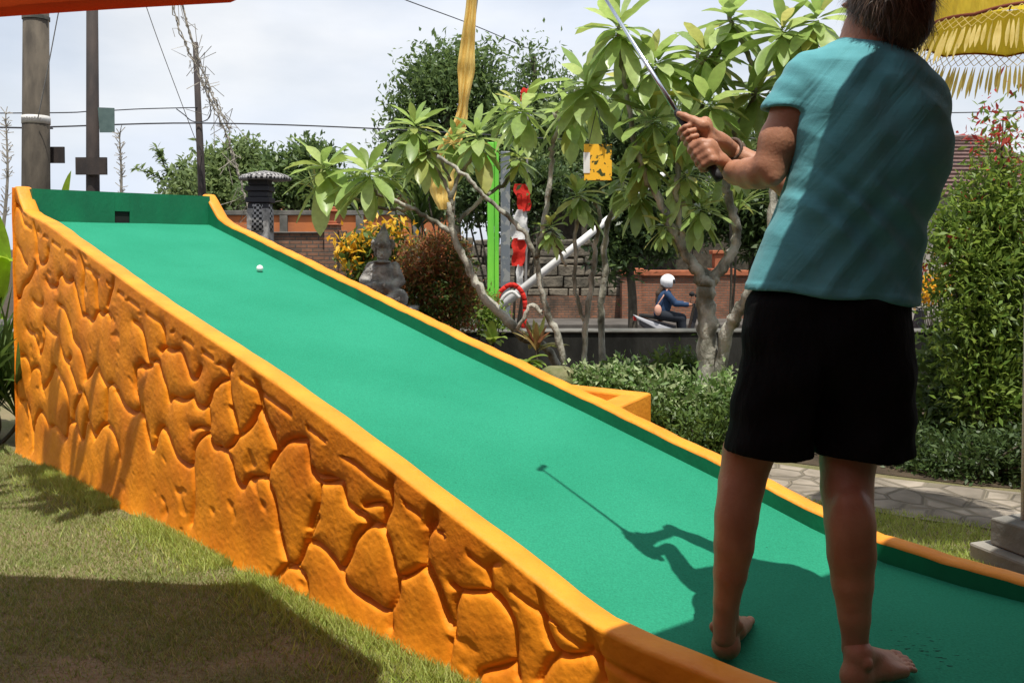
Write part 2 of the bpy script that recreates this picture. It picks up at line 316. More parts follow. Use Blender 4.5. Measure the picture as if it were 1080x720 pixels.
# ---------------------------------------------------------------- signed distance body builder
class SDF:
    def __init__(s, lo, hi, h):
        s.lo = np.array(lo, float); s.h = h; s.n = np.ceil((np.array(hi) - s.lo) / h).astype(int) + 1
        s.ax = [s.lo[i] + h * np.arange(s.n[i]) for i in range(3)]
        s.f = np.full(s.n, .5, np.float32)
    def _sl(s, lo, hi, pad):
        a = np.clip(((lo - pad - s.lo) / s.h).astype(int), 0, s.n); b = np.clip(((hi + pad - s.lo) / s.h).astype(int) + 2, 0, s.n)
        sl = tuple(slice(a[i], b[i]) for i in range(3))
        X, Y, Z = np.meshgrid(s.ax[0][sl[0]], s.ax[1][sl[1]], s.ax[2][sl[2]], indexing='ij'); return sl, X, Y, Z
    def _un(s, sl, d, k):
        f = s.f[sl]; hh = np.clip(.5 + .5 * (f - d) / k, 0, 1); s.f[sl] = (f * (1 - hh) + d * hh - k * hh * (1 - hh))
    @staticmethod
    def dcone(X, Y, Z, a, b, ra, rb):
        ab = b - a; L = np.dot(ab, ab) + 1e-12; px, py, pz = X - a[0], Y - a[1], Z - a[2]
        t = np.clip((px * ab[0] + py * ab[1] + pz * ab[2]) / L, 0, 1)
        return np.sqrt((px - t * ab[0]) ** 2 + (py - t * ab[1]) ** 2 + (pz - t * ab[2]) ** 2) - (ra + t * (rb - ra))
    def cone(s, a, b, ra, rb, k=.015):
        a = np.array(a, float); b = np.array(b, float); sl, X, Y, Z = s._sl(np.minimum(a, b), np.maximum(a, b), max(ra, rb) + 2 * k + 3 * s.h)
        if X.size: s._un(sl, s.dcone(X, Y, Z, a, b, ra, rb), k)
    def chain(s, pts, k=.015):
        for (a, ra), (b, rb) in zip(pts[:-1], pts[1:]): s.cone(a, b, ra, rb, k)
    def ell(s, c, r, k=.02, ax=None):
        c = np.array(c, float); r = np.array(r, float); sl, X, Y, Z = s._sl(c - r.max(), c + r.max(), 2 * k + 3 * s.h)
        if not X.size: return
        x, y, z = X - c[0], Y - c[1], Z - c[2]
        if ax is not None:
            A = np.array(ax, float); x, y, z = (A[i][0] * x + A[i][1] * y + A[i][2] * z for i in range(3))
        k0 = np.sqrt((x / r[0]) ** 2 + (y / r[1]) ** 2 + (z / r[2]) ** 2); k1 = np.sqrt((x / r[0] ** 2) ** 2 + (y / r[1] ** 2) ** 2 + (z / r[2] ** 2) ** 2) + 1e-9
        s._un(sl, k0 * (k0 - 1) / k1, k)
    def grid(s): return np.meshgrid(*s.ax, indexing='ij')
    def mesh(s):
        f = s.f.copy(); f[0] = f[-1] = .5; f[:, 0] = f[:, -1] = .5; f[:, :, 0] = f[:, :, -1] = .5
        ins = f < 0; nx, ny, nz_ = f.shape
        cs = [(i, j, k) for i in (0, 1) for j in (0, 1) for k in (0, 1)]
        cnt = sum(ins[i:nx - 1 + i, j:ny - 1 + j, k:nz_ - 1 + k].astype(np.int8) for i, j, k in cs)
        act = (cnt > 0) & (cnt < 8); I = np.argwhere(act); idx = np.full(act.shape, -1, int); idx[act] = np.arange(len(I))
        P = np.zeros((len(I), 3)); C = np.zeros(len(I))
        for a in cs:
            for ax in range(3):
                if a[ax]: continue
                b = list(a); b[ax] = 1
                fa = f[I[:, 0] + a[0], I[:, 1] + a[1], I[:, 2] + a[2]]; fb = f[I[:, 0] + b[0], I[:, 1] + b[1], I[:, 2] + b[2]]
                m = (fa < 0) != (fb < 0); t = np.where(m, fa / np.where(m, fa - fb, 1), 0)
                q = np.array(a, float)[None].repeat(len(I), 0); q[:, ax] = t; P[m] += q[m]; C += m
        V = s.lo + s.h * (I + P / C[:, None]); Q = []
        for ax in range(3):
            u, v = (ax + 1) % 3, (ax + 2) % 3
            sa = [slice(None)] * 3; sb = [slice(None)] * 3; sa[ax] = slice(0, -1); sb[ax] = slice(1, None)
            A = ins[tuple(sa)]; B = ins[tuple(sb)]
            for flip, msk in ((False, A & ~B), (True, ~A & B)):
                E = np.argwhere(msk); E = E[(E[:, u] > 0) & (E[:, v] > 0)]
                if not len(E): continue
                def g(du, dv): e = E.copy(); e[:, u] -= du; e[:, v] -= dv; return idx[e[:, 0], e[:, 1], e[:, 2]]
                q = np.stack([g(1, 1), g(0, 1), g(0, 0), g(1, 0)], 1)
                Q.append(q[:, ::-1] if flip else q)
        Q = np.concatenate(Q); Q = Q[(Q >= 0).all(1)]
        return V, Q
def noise3(V, sc, seed=0):
    # cheap smooth pseudo noise, vectorised
    r = np.random.default_rng(seed); out = np.zeros(len(V))
    for i in range(7):
        d = r.normal(size=3); d /= np.linalg.norm(d); ph = r.uniform(0, 6.28); fq = sc * r.uniform(.6, 1.8)
        out += np.sin((V @ d) * fq + ph + 1.3 * np.sin((V @ d[[1, 2, 0]]) * fq * .7 + ph * 2))
    return out / 7
#==PART2==
# ================================================================= THE GROUND
A0 = np.array([-3.27267131, 5.86922182, 0.]); DR = np.array([.70559621, -.70861413, 0.]); NR = np.array([.70861413, .70559621, 0.])
def RP(s, w, z): return A0 + DR * s + NR * w + np.array([0, 0, z])
def poly_sheet(name, pts, z, mat, kind='structure', **kw):
    b = MB(); b.add([(p[0], p[1], z) for p in pts], [tuple(range(len(pts)))]); o = b.build(name, mat); tag(o, kind=kind, **kw); return o
WY = 9.25                                             # the low retaining wall
LOW = -.86
b = MB()
b.add([(-40, -25, 0), (40, -25, 0), (40, WY + .15, 0), (-40, WY + .15, 0), (-40, WY + .15, LOW), (40, WY + .15, LOW)], [(0, 1, 2, 3), (3, 2, 5, 4)])
tag(b.build('lawn', MT['lawn']), kind='structure')
b = MB(); b.add([(-900, WY + .15, LOW), (900, WY + .15, LOW), (900, 1500, LOW), (-900, 1500, LOW), (-900, 1500, LOW - .3)], [(0, 1, 2, 3)])
tag(b.build('ground', MT['soil']), kind='structure')
poly_sheet('road', [(-60, 10.2), (60, 10.2), (60, 24.4), (-60, 24.4)], LOW + .004, MT['road'])
b = MB(); b.box((-60, 24.4, LOW - .1), (60, 26.5, LOW + .13)); tag(b.build('sidewalk', MT['pave'], bevel=.02), kind='structure')
# garden bed beyond the ramp and the stone path
poly_sheet('garden_soil', [(-3.2, 7.6), (.35, 5.6), (1.5, 5.75), (2.6, 5.05), (6, 3.9), (9, 9.2), (-5, 9.2)], .004, MT['soil'])
poly_sheet('stone_path', [(.2, 6.4), (1.1, 5.95), (1.95, 5.3), (2.85, 4.85), (5.5, 3.9), (5.5, 3.1), (2.7, 4.0), (2.05, 4.38), (1.5, 4.75), (.6, 5.0)], .008, MT['paver'])

def blades(name, pts, hmin, hmax, mat, wid=.0035):
    n = len(pts); a = RNG.uniform(0, 6.283, n); h = RNG.uniform(hmin, hmax, n); ln = RNG.uniform(.2, 1.1, n) * h
    b2 = RNG.uniform(0, 6.283, n); w = wid * RNG.uniform(.6, 1.4, n)
    dx = np.stack([np.cos(a) * w, np.sin(a) * w, np.zeros(n)], 1); base = np.column_stack([pts, np.zeros(n)])
    tip = base + np.stack([np.cos(b2) * ln, np.sin(b2) * ln, h], 1)
    V = np.stack([base - dx, base + dx, tip], 1).reshape(-1, 3); Fc = np.arange(3 * n).reshape(-1, 3)
    o = link(name, npmesh(V, Fc), mat); tag(o, kind='stuff'); return o
def inpoly(P, poly):
    x, y = P[:, 0], P[:, 1]; c = np.zeros(len(P), bool); j = len(poly) - 1
    for i in range(len(poly)):
        xi, yi = poly[i]; xj, yj = poly[j]
        c ^= ((yi > y) != (yj > y)) & (x < (xj - xi) * (y - yi) / (yj - yi + 1e-12) + xi); j = i
    return c
def scatter(poly, n):
    poly = np.array(poly); lo = poly.min(0); hi = poly.max(0); P = RNG.uniform(lo, hi, (n, 2)); return P[inpoly(P, poly)]
e0, e1 = A0 - DR * .35, A0 + DR * 5.3
lawnp = [(-4.4, 6.6), (e0[0], e0[1]), (e1[0] - .01, e1[1] - .01), (.2, 1.9), (-2.4, 1.9), (-4.4, 5)]
P = scatter(lawnp, 330000)
patch = noise3(np.column_stack([P, np.zeros(len(P))]), 3.0, 3)
P = P[(patch > -.35) | (RNG.random(len(P)) < .45)]
tag(blades('grass', P, .009, .025, MT['grass'], .0024), 'short patchy mown grass in front of the orange stone wall', 'grass')
# longer fresh grass against the foot of the wall
s = RNG.uniform(.6, 5.2, 24000); w = -RNG.exponential(.06, 24000) + .005; k_ = (noise3(np.column_stack([s, 0 * s, 0 * s]), 9, 41) > -.25) | (s > 3.2); s = s[k_]; w = w[k_]; P = A0[None, :2] + s[:, None] * DR[:2] + w[:, None] * NR[:2]
o = blades('grass', P, .02, .055, MT['grass2'], .003); tag(o, 'longer green grass tufts along the foot of the orange wall', 'grass')
rp = [(1.28, 4.0), (2.0, 3.2), (3.2, 2.3), (5, 2.6), (2.7, 4.05), (2.05, 4.45), (1.5, 4.8), (1.0, 4.9)]
P = scatter(rp, 100000); o = blades('grass', P, .015, .038, MT['grass2'], .003); tag(o, 'sunny green grass strip between ramp and stone path', 'grass')

# ================================================================= THE MINI GOLF RAMP
LP = np.array([(-.3, 1.745), (0, 1.745), (.03, 1.744), (.1, 1.66), (.18, 1.585), (.28, 1.558), (.40, 1.537), (.63, 1.488), (2.04, 1.112), (2.99, .886), (3.37, .79), (3.88, .648), (4.29, .527), (4.62, .428), (4.82, .362), (4.95, .328), (5.1, .317), (6, .315), (7.4, .315)])
RPf = np.array([(0, 1.75), (.05, 1.744), (.14, 1.66), (.25, 1.568), (.36, 1.525), (.48, 1.494), (1.2, 1.312), (2.9, .881), (3.8, .657), (4.54, .471), (4.92, .370), (5.16, .312), (5.38, .295), (5.63, .285), (7.4, .28)])
ZL = lambda s: np.interp(s, LP[:, 0], LP[:, 1]); ZR = lambda s: np.interp(s, RPf[:, 0], RPf[:, 1])
WI, WO, BS = 1.30, 1.385, .10       # inner right, outer right, face of backboard
SP = np.array([(.1, 1.53), (2.9, .81), (3.82, .594), (4.52, .417), (4.92, .306), (5.19, .245), (5.45, .232), (7.4, .227)])
ZS = lambda s: np.interp(s, SP[:, 0], SP[:, 1])
def zsurf(s, w):
    zl = min(ZS(s), ZL(s) - .055) if s > 3.2 else ZS(s)
    return zl + (ZS(s) - zl) * min(max(w / 1.3, 0), 1)
ramp = thing('mini_golf_ramp', 'long orange minigolf ramp with stone relief side wall and green carpet lane', 'minigolf ramp', RP(3.6, .7, 0))
# --- traced grooves of the relief wall, photograph pixels -> points on the wall plane
GR = [((0,190),4.5,[[(65,115),(95,140),(120,165)],[(80,315),(95,340),(105,380),(120,400)],[(160,395),(150,440),(128,475),(105,500),(90,550),(75,560)],[(168,350),(175,385),(195,400),(215,380),(222,330)],
 [(212,475),(225,500),(245,508),(265,495),(270,460),(285,445),(300,475),(320,485),(340,470)],[(150,570),(165,590),(185,595),(197,575)],[(270,590),(295,610),(310,650),(322,700)],[(345,490),(355,540),(370,600),(378,640)],
 [(380,640),(405,645),(425,670),(440,655),(455,620),(475,640),(490,625),(510,635),(515,655)],[(375,350),(390,430),(385,520),(395,640)],[(535,460),(520,520),(500,600)],[(155,200),(165,290),(165,350)],[(625,670),(650,690),(668,720)],[(455,620),(450,540),(450,480)]]),
 ((0,340),4.5,[[(120,30),(135,50),(150,55),(165,90),(180,150),(200,90),(200,40)],[(85,160),(110,160),(130,200),(132,260)],[(205,10),(240,50),(262,60),(275,95),(290,160),(310,185),(325,165)],[(320,0),(330,60),(350,100),(370,125),(385,180),(395,260)],
 [(132,240),(145,220),(165,210),(180,230),(190,310),(215,290),(235,250),(245,210),(275,255),(300,310),(318,400),(318,470)],[(310,190),(335,250),(360,320),(378,335)],[(90,370),(120,375),(130,430),(150,530),(158,600)],
 [(150,530),(165,450),(185,420),(205,450),(222,500),(240,490),(265,510),(290,550),(310,540),(318,480),(340,475),(365,520),(385,560),(400,480),(412,465),(430,520),(440,540)],[(378,335),(350,400),(340,470)],[(395,340),(410,400),(400,470)],
 [(395,270),(420,245),(445,200),(460,230),(480,275),(500,300),(520,290),(545,320),(575,385),(610,425),(640,425),(655,390),(640,310),(635,215),(660,200),(690,215),(715,205)],[(440,550),(460,510),(485,485),(520,510),(545,570),(560,640)],[(500,300),(495,400),(490,480)],[(640,0),(665,40),(680,110),(695,180),(712,195)],[(660,430),(685,490),(700,580),(720,605)]]),
 ((120,280),4.,[[(75,235),(105,260),(122,310),(130,370),(140,410),(155,400),(180,405)],[(80,430),(110,425),(130,430),(155,405),(180,405),(190,450),(215,510),(225,570),(240,555),(280,570),(325,550)],[(190,360),(205,345),(235,360),(270,355),(290,400),(310,460),(330,480),(345,460),(355,430)],
 [(205,345),(205,290),(195,250)],[(325,550),(340,590),(370,600),(395,570),(410,520),(440,490),(475,480)],[(475,480),(475,430),(500,400)],[(475,490),(485,570),(505,640),(520,710),(560,680),(590,630),(600,600)],[(590,480),(600,540),(605,600),(625,650),(655,710)],[(605,490),(615,580),(640,660),(660,700)],
 [(0,530),(25,575),(55,610),(85,620),(100,590),(80,520),(80,430)],[(170,720),(190,680),(215,700)],[(320,690),(350,680),(385,690)]]),
 ((120,430),3.6,[[(105,0),(112,70),(125,140),(145,155),(160,100),(180,72),(205,120),(230,180),(265,215),(290,215),(300,150),(325,110),(350,100),(370,150),(400,155),(435,195),(450,260),(480,305),(500,270),(530,265),(570,270),(600,350),(625,480),(655,590),(670,600)],
 [(350,100),(355,50),(350,0)],[(435,0),(455,60),(465,105),(500,80),(530,40)],[(545,0),(570,60),(600,130),(612,165),(650,130),(720,125)],[(612,165),(585,210),(575,265)],[(465,105),(440,140),(420,155)],[(655,590),(620,630),(600,665)],[(290,215),(300,320),(290,440)],[(670,600),(710,630),(720,650)]]),
 ((280,400),4.5,[[(0,230),(25,270),(45,330),(80,300),(130,285),(180,290),(190,340),(200,420),(245,490),(310,488),(355,495),(370,570),(400,610),(460,640),(490,675),(545,700)],[(45,330),(20,390)],[(245,500),(240,590),(215,650),(195,710)],[(545,700),(560,650),(580,600),(585,500),(600,470)],[(0,490),(30,570),(45,720)],
 [(210,420),(240,460),(290,465),(350,490)],[(490,675),(455,715)],[(545,690),(555,600),(510,590),(460,600)],[(780,620),(750,700)]]),
 ((280,540),4.,[[(40,60),(60,150),(90,215),(125,225),(150,170),(165,130),(200,130),(240,155),(280,200),(315,240),(350,180),(375,110),(430,55),(470,60),(505,110),(525,190),(550,275),(600,265),(655,235),(680,270),(710,340),(745,440),(785,515)],[(655,235),(660,150),(680,60),(700,30)],[(165,130),(190,60),(210,20)],
 [(430,55),(400,20),(370,0)],[(130,230),(160,270),(175,330),(175,370)],[(40,290),(80,240),(110,230)],[(315,240),(340,300),(390,350),(440,380),(490,410),(520,410),(545,350),(550,275)],[(520,410),(525,490)]]),
 ((440,520),3.6,[[(20,250),(60,330),(100,440),(130,550)],[(20,250),(25,170),(60,110),(65,50)],[(120,345),(150,370),(190,375),(240,375),(275,380),(310,410),(350,470),(365,510),(365,600),(355,645),(300,665),(240,680),(225,720)],[(150,375),(130,440),(130,540)],[(270,370),(260,280),(300,260)],[(365,640),(380,700)],
 [(460,370),(465,460),(490,550),(530,610),(590,620),(640,600),(660,490)],[(530,610),(490,650),(455,715)],[(665,560),(680,650),(700,715)],[(120,560),(120,680),(160,705)]])]
S1 = 7.2; hs = .009
ns_ = int(S1 / hs) + 1; ss = np.linspace(0, S1, ns_); nv = 190
vv = np.linspace(0, 1, nv)
zt = ZL(ss); GS = np.repeat(ss[:, None], nv, 1); GZ = vv[None] * zt[:, None]
dist = np.full(GS.shape, 9.)
for (ox, oy), sc, lines in GR:
    for ln in lines:
        pts = []
        for x, y in ln:
            q = onpl(ox + x / sc, oy + y / sc, A0, NR); pts.append((np.dot(q - A0, DR), q[2]))
        pts = np.array(pts)
        fine = spline([np.array([p[0], p[1], 0]) for p in pts], 4) if len(pts) > 2 else [np.array([p[0], p[1], 0]) for p in pts]
        for a, c2 in zip(fine[:-1], fine[1:]):
            lo = np.minimum(a, c2) - .2; hi = np.maximum(a, c2) + .2
            i0, i1 = np.searchsorted(ss, [lo[0], hi[0]])
            if i1 <= i0: continue
            X = GS[i0:i1]; Z = GZ[i0:i1]; ab = c2 - a; L = ab @ ab + 1e-9
            t = np.clip(((X - a[0]) * ab[0] + (Z - a[1]) * ab[1]) / L, 0, 1)
            d = np.hypot(X - a[0] - t * ab[0], Z - a[1] - t * ab[1]); dist[i0:i1] = np.minimum(dist[i0:i1], d)
Vn = np.column_stack([GS.ravel(), GZ.ravel(), np.zeros(GS.size)])
wob = noise3(Vn, 9, 11).reshape(GS.shape); rough = noise3(Vn, 60, 12).reshape(GS.shape); r2 = noise3(Vn, 130, 13).reshape(GS.shape); md = noise3(Vn, 26, 14).reshape(GS.shape)
dd = np.maximum(dist + .0035 * md, 0)
hgt = .021 * (1 - np.exp(-(dd / .0095) ** 1.5)) + .014 * (1 - np.exp(-dd / .045)) + .0035 * wob + .0034 * md + .0016 * rough + .0012 * r2
pit = np.clip(noise3(Vn, 45, 21).reshape(GS.shape) * noise3(Vn, 7, 22).reshape(GS.shape) - .12, 0, .3); hgt -= pit * .06
top = GZ - zt[:, None]
fade = np.clip(-top / .075, 0, 1) ** .8
hgt = .033 + (hgt - .033) * fade - .010 * np.exp(-((top + .075) / .012) ** 2) * (md > -.1)
flare = .022 * np.exp(-GZ / .07)
out = hgt - .035 + flare * fade
def wallpt(S, W, Z): return A0[None] + S[:, None] * DR[None] + W[:, None] * NR[None] + np.column_stack([0 * Z, 0 * Z, Z])
rows = [wallpt(GS[:, j], -out[:, j], GZ[:, j]) for j in range(nv)]
wav = .0035 * noise3(np.column_stack([ss, 0 * ss, 0 * ss]), 14, 31)
for wq, dz in ((.004, .007), (.012, .012), (.03, .014), (.06, .014), (.085, .0125), (.094, .008), (.1, 0), (.1, -.12)):
    rows.append(wallpt(ss, np.full(ns_, wq) + wav * (wq > .05), zt + dz + wav))
R = np.stack(rows, 1); V = R.reshape(-1, 3); m = R.shape[1]
i, j = np.meshgrid(np.arange(ns_ - 1), np.arange(m - 1), indexing='ij'); q = (i * m + j).ravel()
Fc = np.stack([q, q + m, q + m + 1, q + 1], 1)
o = link('stone_wall', npmesh(V, Fc), MT['orange'], ramp, True)
o.data.materials.append(MT['railtop'])
mi = np.zeros((ns_ - 1, m - 1), int); mi[:, nv - 1:] = 1; o.data.polygons.foreach_set('material_index', mi.ravel())
# end post faces, outer right wall, rail
b = MB(); 
zz = np.linspace(0, 1.75, 24); V = []
for z in zz:
    for k, w in enumerate((-.012, .02, .06, .1)): V.append(RP(-.006 - .006 * math.sin(z * 17 + k), w, z))
b.add(V, [(r * 4 + c, r * 4 + c + 1, r * 4 + 5 + c, r * 4 + 4 + c) for r in range(23) for c in range(3)])
b.build('end_post', MT['orange'], ramp, True)
def strip(name, mat, ws, zf, ds=.04, s0=0., s1=7.2):
    sx = np.arange(s0, s1 + .001, ds); V = []; m = len(ws)
    for s in sx:
        for k, w in enumerate(ws): V.append(RP(s, w, zf(s, k)))
    Fc = [(i * m + k, (i + 1) * m + k, (i + 1) * m + k + 1, i * m + k + 1) for i in range(len(sx) - 1) for k in range(m - 1)]
    b = MB(); b.add(V, Fc); return b.build(name, mat, ramp, True)
wv = lambda s, a=.0025: a * (math.sin(s * 23) + math.sin(s * 9.7 + 1) + .7 * math.sin(s * 51))
prof = [(WI, -.10), (WI, -.002), (WI + .006, .006), (WI + .02, .011), (WI + .055, .012), (WI + .078, .008), (WO, 0), (WO + .01, -.1), (WO + .01, -3)]
strip('side_wall', MT['railtop'], [p[0] for p in prof], lambda s, k: max(ZR(s) + prof[k][1] + wv(s, .0015), -.02))
strip('curb_lining', MT['lining'], [WI - .004, WI - .004], lambda s, k: (zsurf(s, WI) - .01) if k == 0 else ZR(s) - .002 + wv(s, .0012), s0=BS)
strip('curb_lining', MT['lining'], [.104, .104], lambda s, k: (zsurf(s, .1) - .01) if k == 0 else ZL(s) - .004, s0=BS)
strip('playing_surface', MT['carpet'], list(np.linspace(.1, WI, 13)), lambda s, k: zsurf(s, .1 + k * .1) + .0012 * math.sin(s * 3.1 + k), s0=BS - .02)
# backboard with an opening
hw0, hw1 = (np.dot(onpl(121, 224, RP(BS, 0, 0), DR) - A0, NR), np.dot(onpl(137, 224, RP(BS, 0, 0), DR) - A0, NR))
b = MB()
def rbox(b, s0, s1, w0, w1, z0, z1):
    V = [RP(s, w, z) for z in (z0, z1) for s, w in ((s0, w0), (s0, w1), (s1, w1), (s1, w0))]
    b.add(V, [(0, 1, 2, 3), (7, 6, 5, 4), (0, 4, 5, 1), (1, 5, 6, 2), (2, 6, 7, 3), (3, 7, 4, 0)])
rbox(b, .03, BS, .08, hw0, 1.3, 1.742); rbox(b, .03, BS, hw1, WI + .01, 1.3, 1.742); rbox(b, .03, BS, hw0 - .001, hw1 + .001, 1.61, 1.7415)
b.build('backboard', MT['lining'], ramp)
b = MB(); rbox(b, -.004, .028, .08, WO, .0, 1.741); b.build('back_wall', MT['orange'], ramp)
b = MB(); rbox(b, .03, BS - .01, hw0 + .002, hw1 - .002, 1.50, 1.609)
b.build('hole_shade_fill', MT['black'], ramp)  # black block fills the opening, its colour standing for the shade inside
b = MB(); rbox(b, 7.2, 7.3, -.02, WO + .02, 0, .36); b.build('end_wall', MT['orange'], ramp, bevel=.01)

# ball resting on the slope
q = onpl(274, 285.5, RP(.22, 0, 1.504), np.array([0, 0, 1.]) + .2545 * DR)
sb, wb = np.dot(q - A0, DR), np.dot(q - A0, NR)
b = MB(); b.lathe([(.0005, -.0213)] + [(.0213 * math.cos(a), .0213 * math.sin(a)) for a in np.linspace(-1.45, 1.45, 12)] + [(.0005, .0213)], RP(sb, wb, zsurf(sb, wb) + .0225), 20)
tag(b.build('golf_ball', MT['ball'], smooth=True), 'small white golf ball on the upper part of the green ramp', 'golf ball')

# second minigolf obstacle box beyond the ramp
T = gz(687, 414, .43); U = gz(602, 405, .43); W_ = gz(628, 440, .43)
ob = thing('obstacle_box', 'open orange painted wall corner with hollow top just behind the green ramp', 'minigolf obstacle', (T[0], T[1], 0))
u = (U - T) / np.linalg.norm(U - T); v = (W_ - T) / np.linalg.norm(W_ - T); L1 = 1.15; L2 = 1.1
def quadprism(b, c, z0, z1):
    V = [(p[0], p[1], z0) for p in c] + [(p[0], p[1], z1) for p in c]; b.add(V, [(3, 2, 1, 0), (4, 5, 6, 7), (0, 1, 5, 4), (1, 2, 6, 5), (2, 3, 7, 6), (3, 0, 4, 7)])
th = .12; c0 = T; c1 = T + u * L1; c2 = T + u * L1 + v * L2; c3 = T + v * L2
b = MB(); i0 = T + u * th * 1.3 + v * th * 1.3; i1 = c1 - u * th + v * th * 1.3; i2 = c2 - u * th - v * th; i3 = c3 + u * th * 1.3 - v * th
quadprism(b, [c0, c1, i1, i0], 0, .43); quadprism(b, [c0, i0, i3, c3], 0, .4302); b.build('rim_wall', MT['railtop'], ob, bevel=.012)
b = MB(); quadprism(b, [i0, i1, i2, i3], 0, .30); b.build('fill', MT['terracotta'], ob)

# ================================================================= WALLS, BUILDINGS
def wthing(name, label, cat, x0, x1, Y, z0, group=None): return thing(name, label, cat, ((x0 + x1) / 2, Y, z0), group)
# low dark retaining wall
r = wthing('retaining_wall', 'low blackened garden wall with grey coping, between the trees and the road', 'garden wall', -8, 9, WY, 0)
b = MB(); b.box((-8, WY - .1, 0), (9, WY + .1, .485)); b.build('wall', MT['dark_wall'], r)
b = MB(); b.box((-8, WY - .12, .486), (9, WY + .12, .51), jit=.004); b.build('coping', MT['cap'], r, bevel=.008)
# brick wall with terracotta coping across the road
def X_(px, Y): return (px - 540) / 940 * Y
YB = 26.6; zt_ = lambda py, Y: at(540, py, Y)[2]
r = wthing('brick_wall', 'red brick street wall with terracotta coping behind the scooter', 'wall', X_(668, YB), X_(770, YB), YB, LOW)
x0, x1 = X_(672, YB), X_(826, YB)
b = MB(); b.box((x0, YB, LOW), (x1, YB + .25, zt_(291, YB))); b.build('wall', MT['brick'], r)
b = MB(); b.box((x0 - .1, YB - .08, zt_(291, YB) + .001), (x1, YB + .33, zt_(285, YB))); b.build('coping', MT['terracotta'], r, bevel=.02)
for px in (667, 762):
    b = MB(); x = X_(px, YB); b.box((x - .32, YB - .12, LOW), (x + .26, YB + .35, zt_(290, YB))); b.build('pillar', MT['brick'], r)
    b = MB(); b.box((x - .38, YB - .18, zt_(290, YB) + .001), (x + .32, YB + .41, zt_(283, YB))); 
    if px == 762: b.box((x - .25, YB - .1, zt_(283, YB) + .002), (x + .2, YB + .3, zt_(268, YB))); b.box((x - .33, YB - .15, zt_(268, YB) + .003), (x + .27, YB + .35, zt_(264, YB)))
    b.build('pillar_cap', MT['terracotta'], r, bevel=.02)
# rough stone wall on low brick base
YS = 27.2
r = wthing('stone_boundary_wall', 'rough grey block wall on a brick base behind the white pole', 'wall', X_(430, YS), X_(664, YS), YS, LOW)
x0, x1 = X_(425, YS), X_(664, YS)
b = MB(); b.box((x0, YS - .2, LOW), (x1, YS + .3, zt_(312, YS))); b.build('brick_base', MT['brick2'], r)
b = MB(); rr = random.Random(4); np.random.seed(3); z = zt_(312, YS) + .002; b.box((x0, YS + .02, z), (x1, YS + .3, zt_(258, YS)))
while z < zt_(256, YS):
    hh = rr.uniform(.20, .38); x = x0 + rr.uniform(0, .3)
    while x < x1 - .3:
        w = rr.uniform(.25, .85); b.box((x, YS - .1 - rr.uniform(0, .1), z + .01), (x + w - .03, YS + .2, z + hh - .015 + rr.uniform(-.02, .03)), jit=.03); x += w
    z += hh
b.build('stonework', MT['stone'], r, bevel=.04)
# left walls: brick front wall and orange panel wall
YL = 17.
r = wthing('brick_wall', 'low red brick wall with square capped pillar above the far end of the ramp', 'wall', X_(270, YL), X_(350, YL), YL, LOW)
b = MB(); b.box((X_(215, YL), YL, LOW), (X_(345, YL), YL + .25, zt_(246, YL))); b.build('wall', MT['brick2'], r)
b = MB(); b.box((X_(215, YL), YL - .05, zt_(246, YL) + .001), (X_(343, YL), YL + .3, zt_(244.5, YL))); b.build('coping', MT['cap'], r, bevel=.01)
b = MB(); b.box((X_(343.5, YL), YL - .12, LOW), (X_(357, YL), YL + .3, zt_(238, YL))); b.box((X_(357.2, YL), YL, LOW), (X_(364, YL), YL + .25, zt_(243, YL))); b.build('pillar', MT['brick2'], r, bevel=.01)
b = MB(); b.box((X_(342, YL), YL - .16, zt_(238, YL) + .001), (X_(358.5, YL), YL + .34, zt_(236, YL))); b.box((X_(344, YL), YL - .1, zt_(236, YL) + .002), (X_(356.5, YL), YL + .28, zt_(224, YL)))
b.box((X_(342, YL), YL - .16, zt_(224, YL) + .003), (X_(358.5, YL), YL + .34, zt_(221.5, YL))); b.box((X_(344.5, YL), YL - .1, zt_(221.5, YL) + .004), (X_(356, YL), YL + .28, zt_(218, YL))); b.build('pillar_cap', MT['terracotta'], r, bevel=.015)
YO = 21.
r = wthing('panel_wall', 'orange rendered wall with grey posts and coping behind the low brick wall', 'wall', X_(230, YO), X_(470, YO), YO, LOW)
b = MB(); b.box((X_(170, YO), YO, LOW), (X_(480, YO), YO + .2, zt_(227, YO))); b.build('wall', MT['orange_wall'], r)
b = MB(); b.box((X_(170, YO), YO - .06, zt_(227, YO) + .001), (X_(480, YO), YO + .26, zt_(222, YO))); b.build('coping', MT['cap'], r, bevel=.01)
for px in (300, 380, 440, 205):
    b = MB(); b.box((X_(px - 4, YO), YO - .07, LOW), (X_(px + 4, YO), YO - .003, zt_(227.2, YO))); b.build('post', MT['cap'], r)
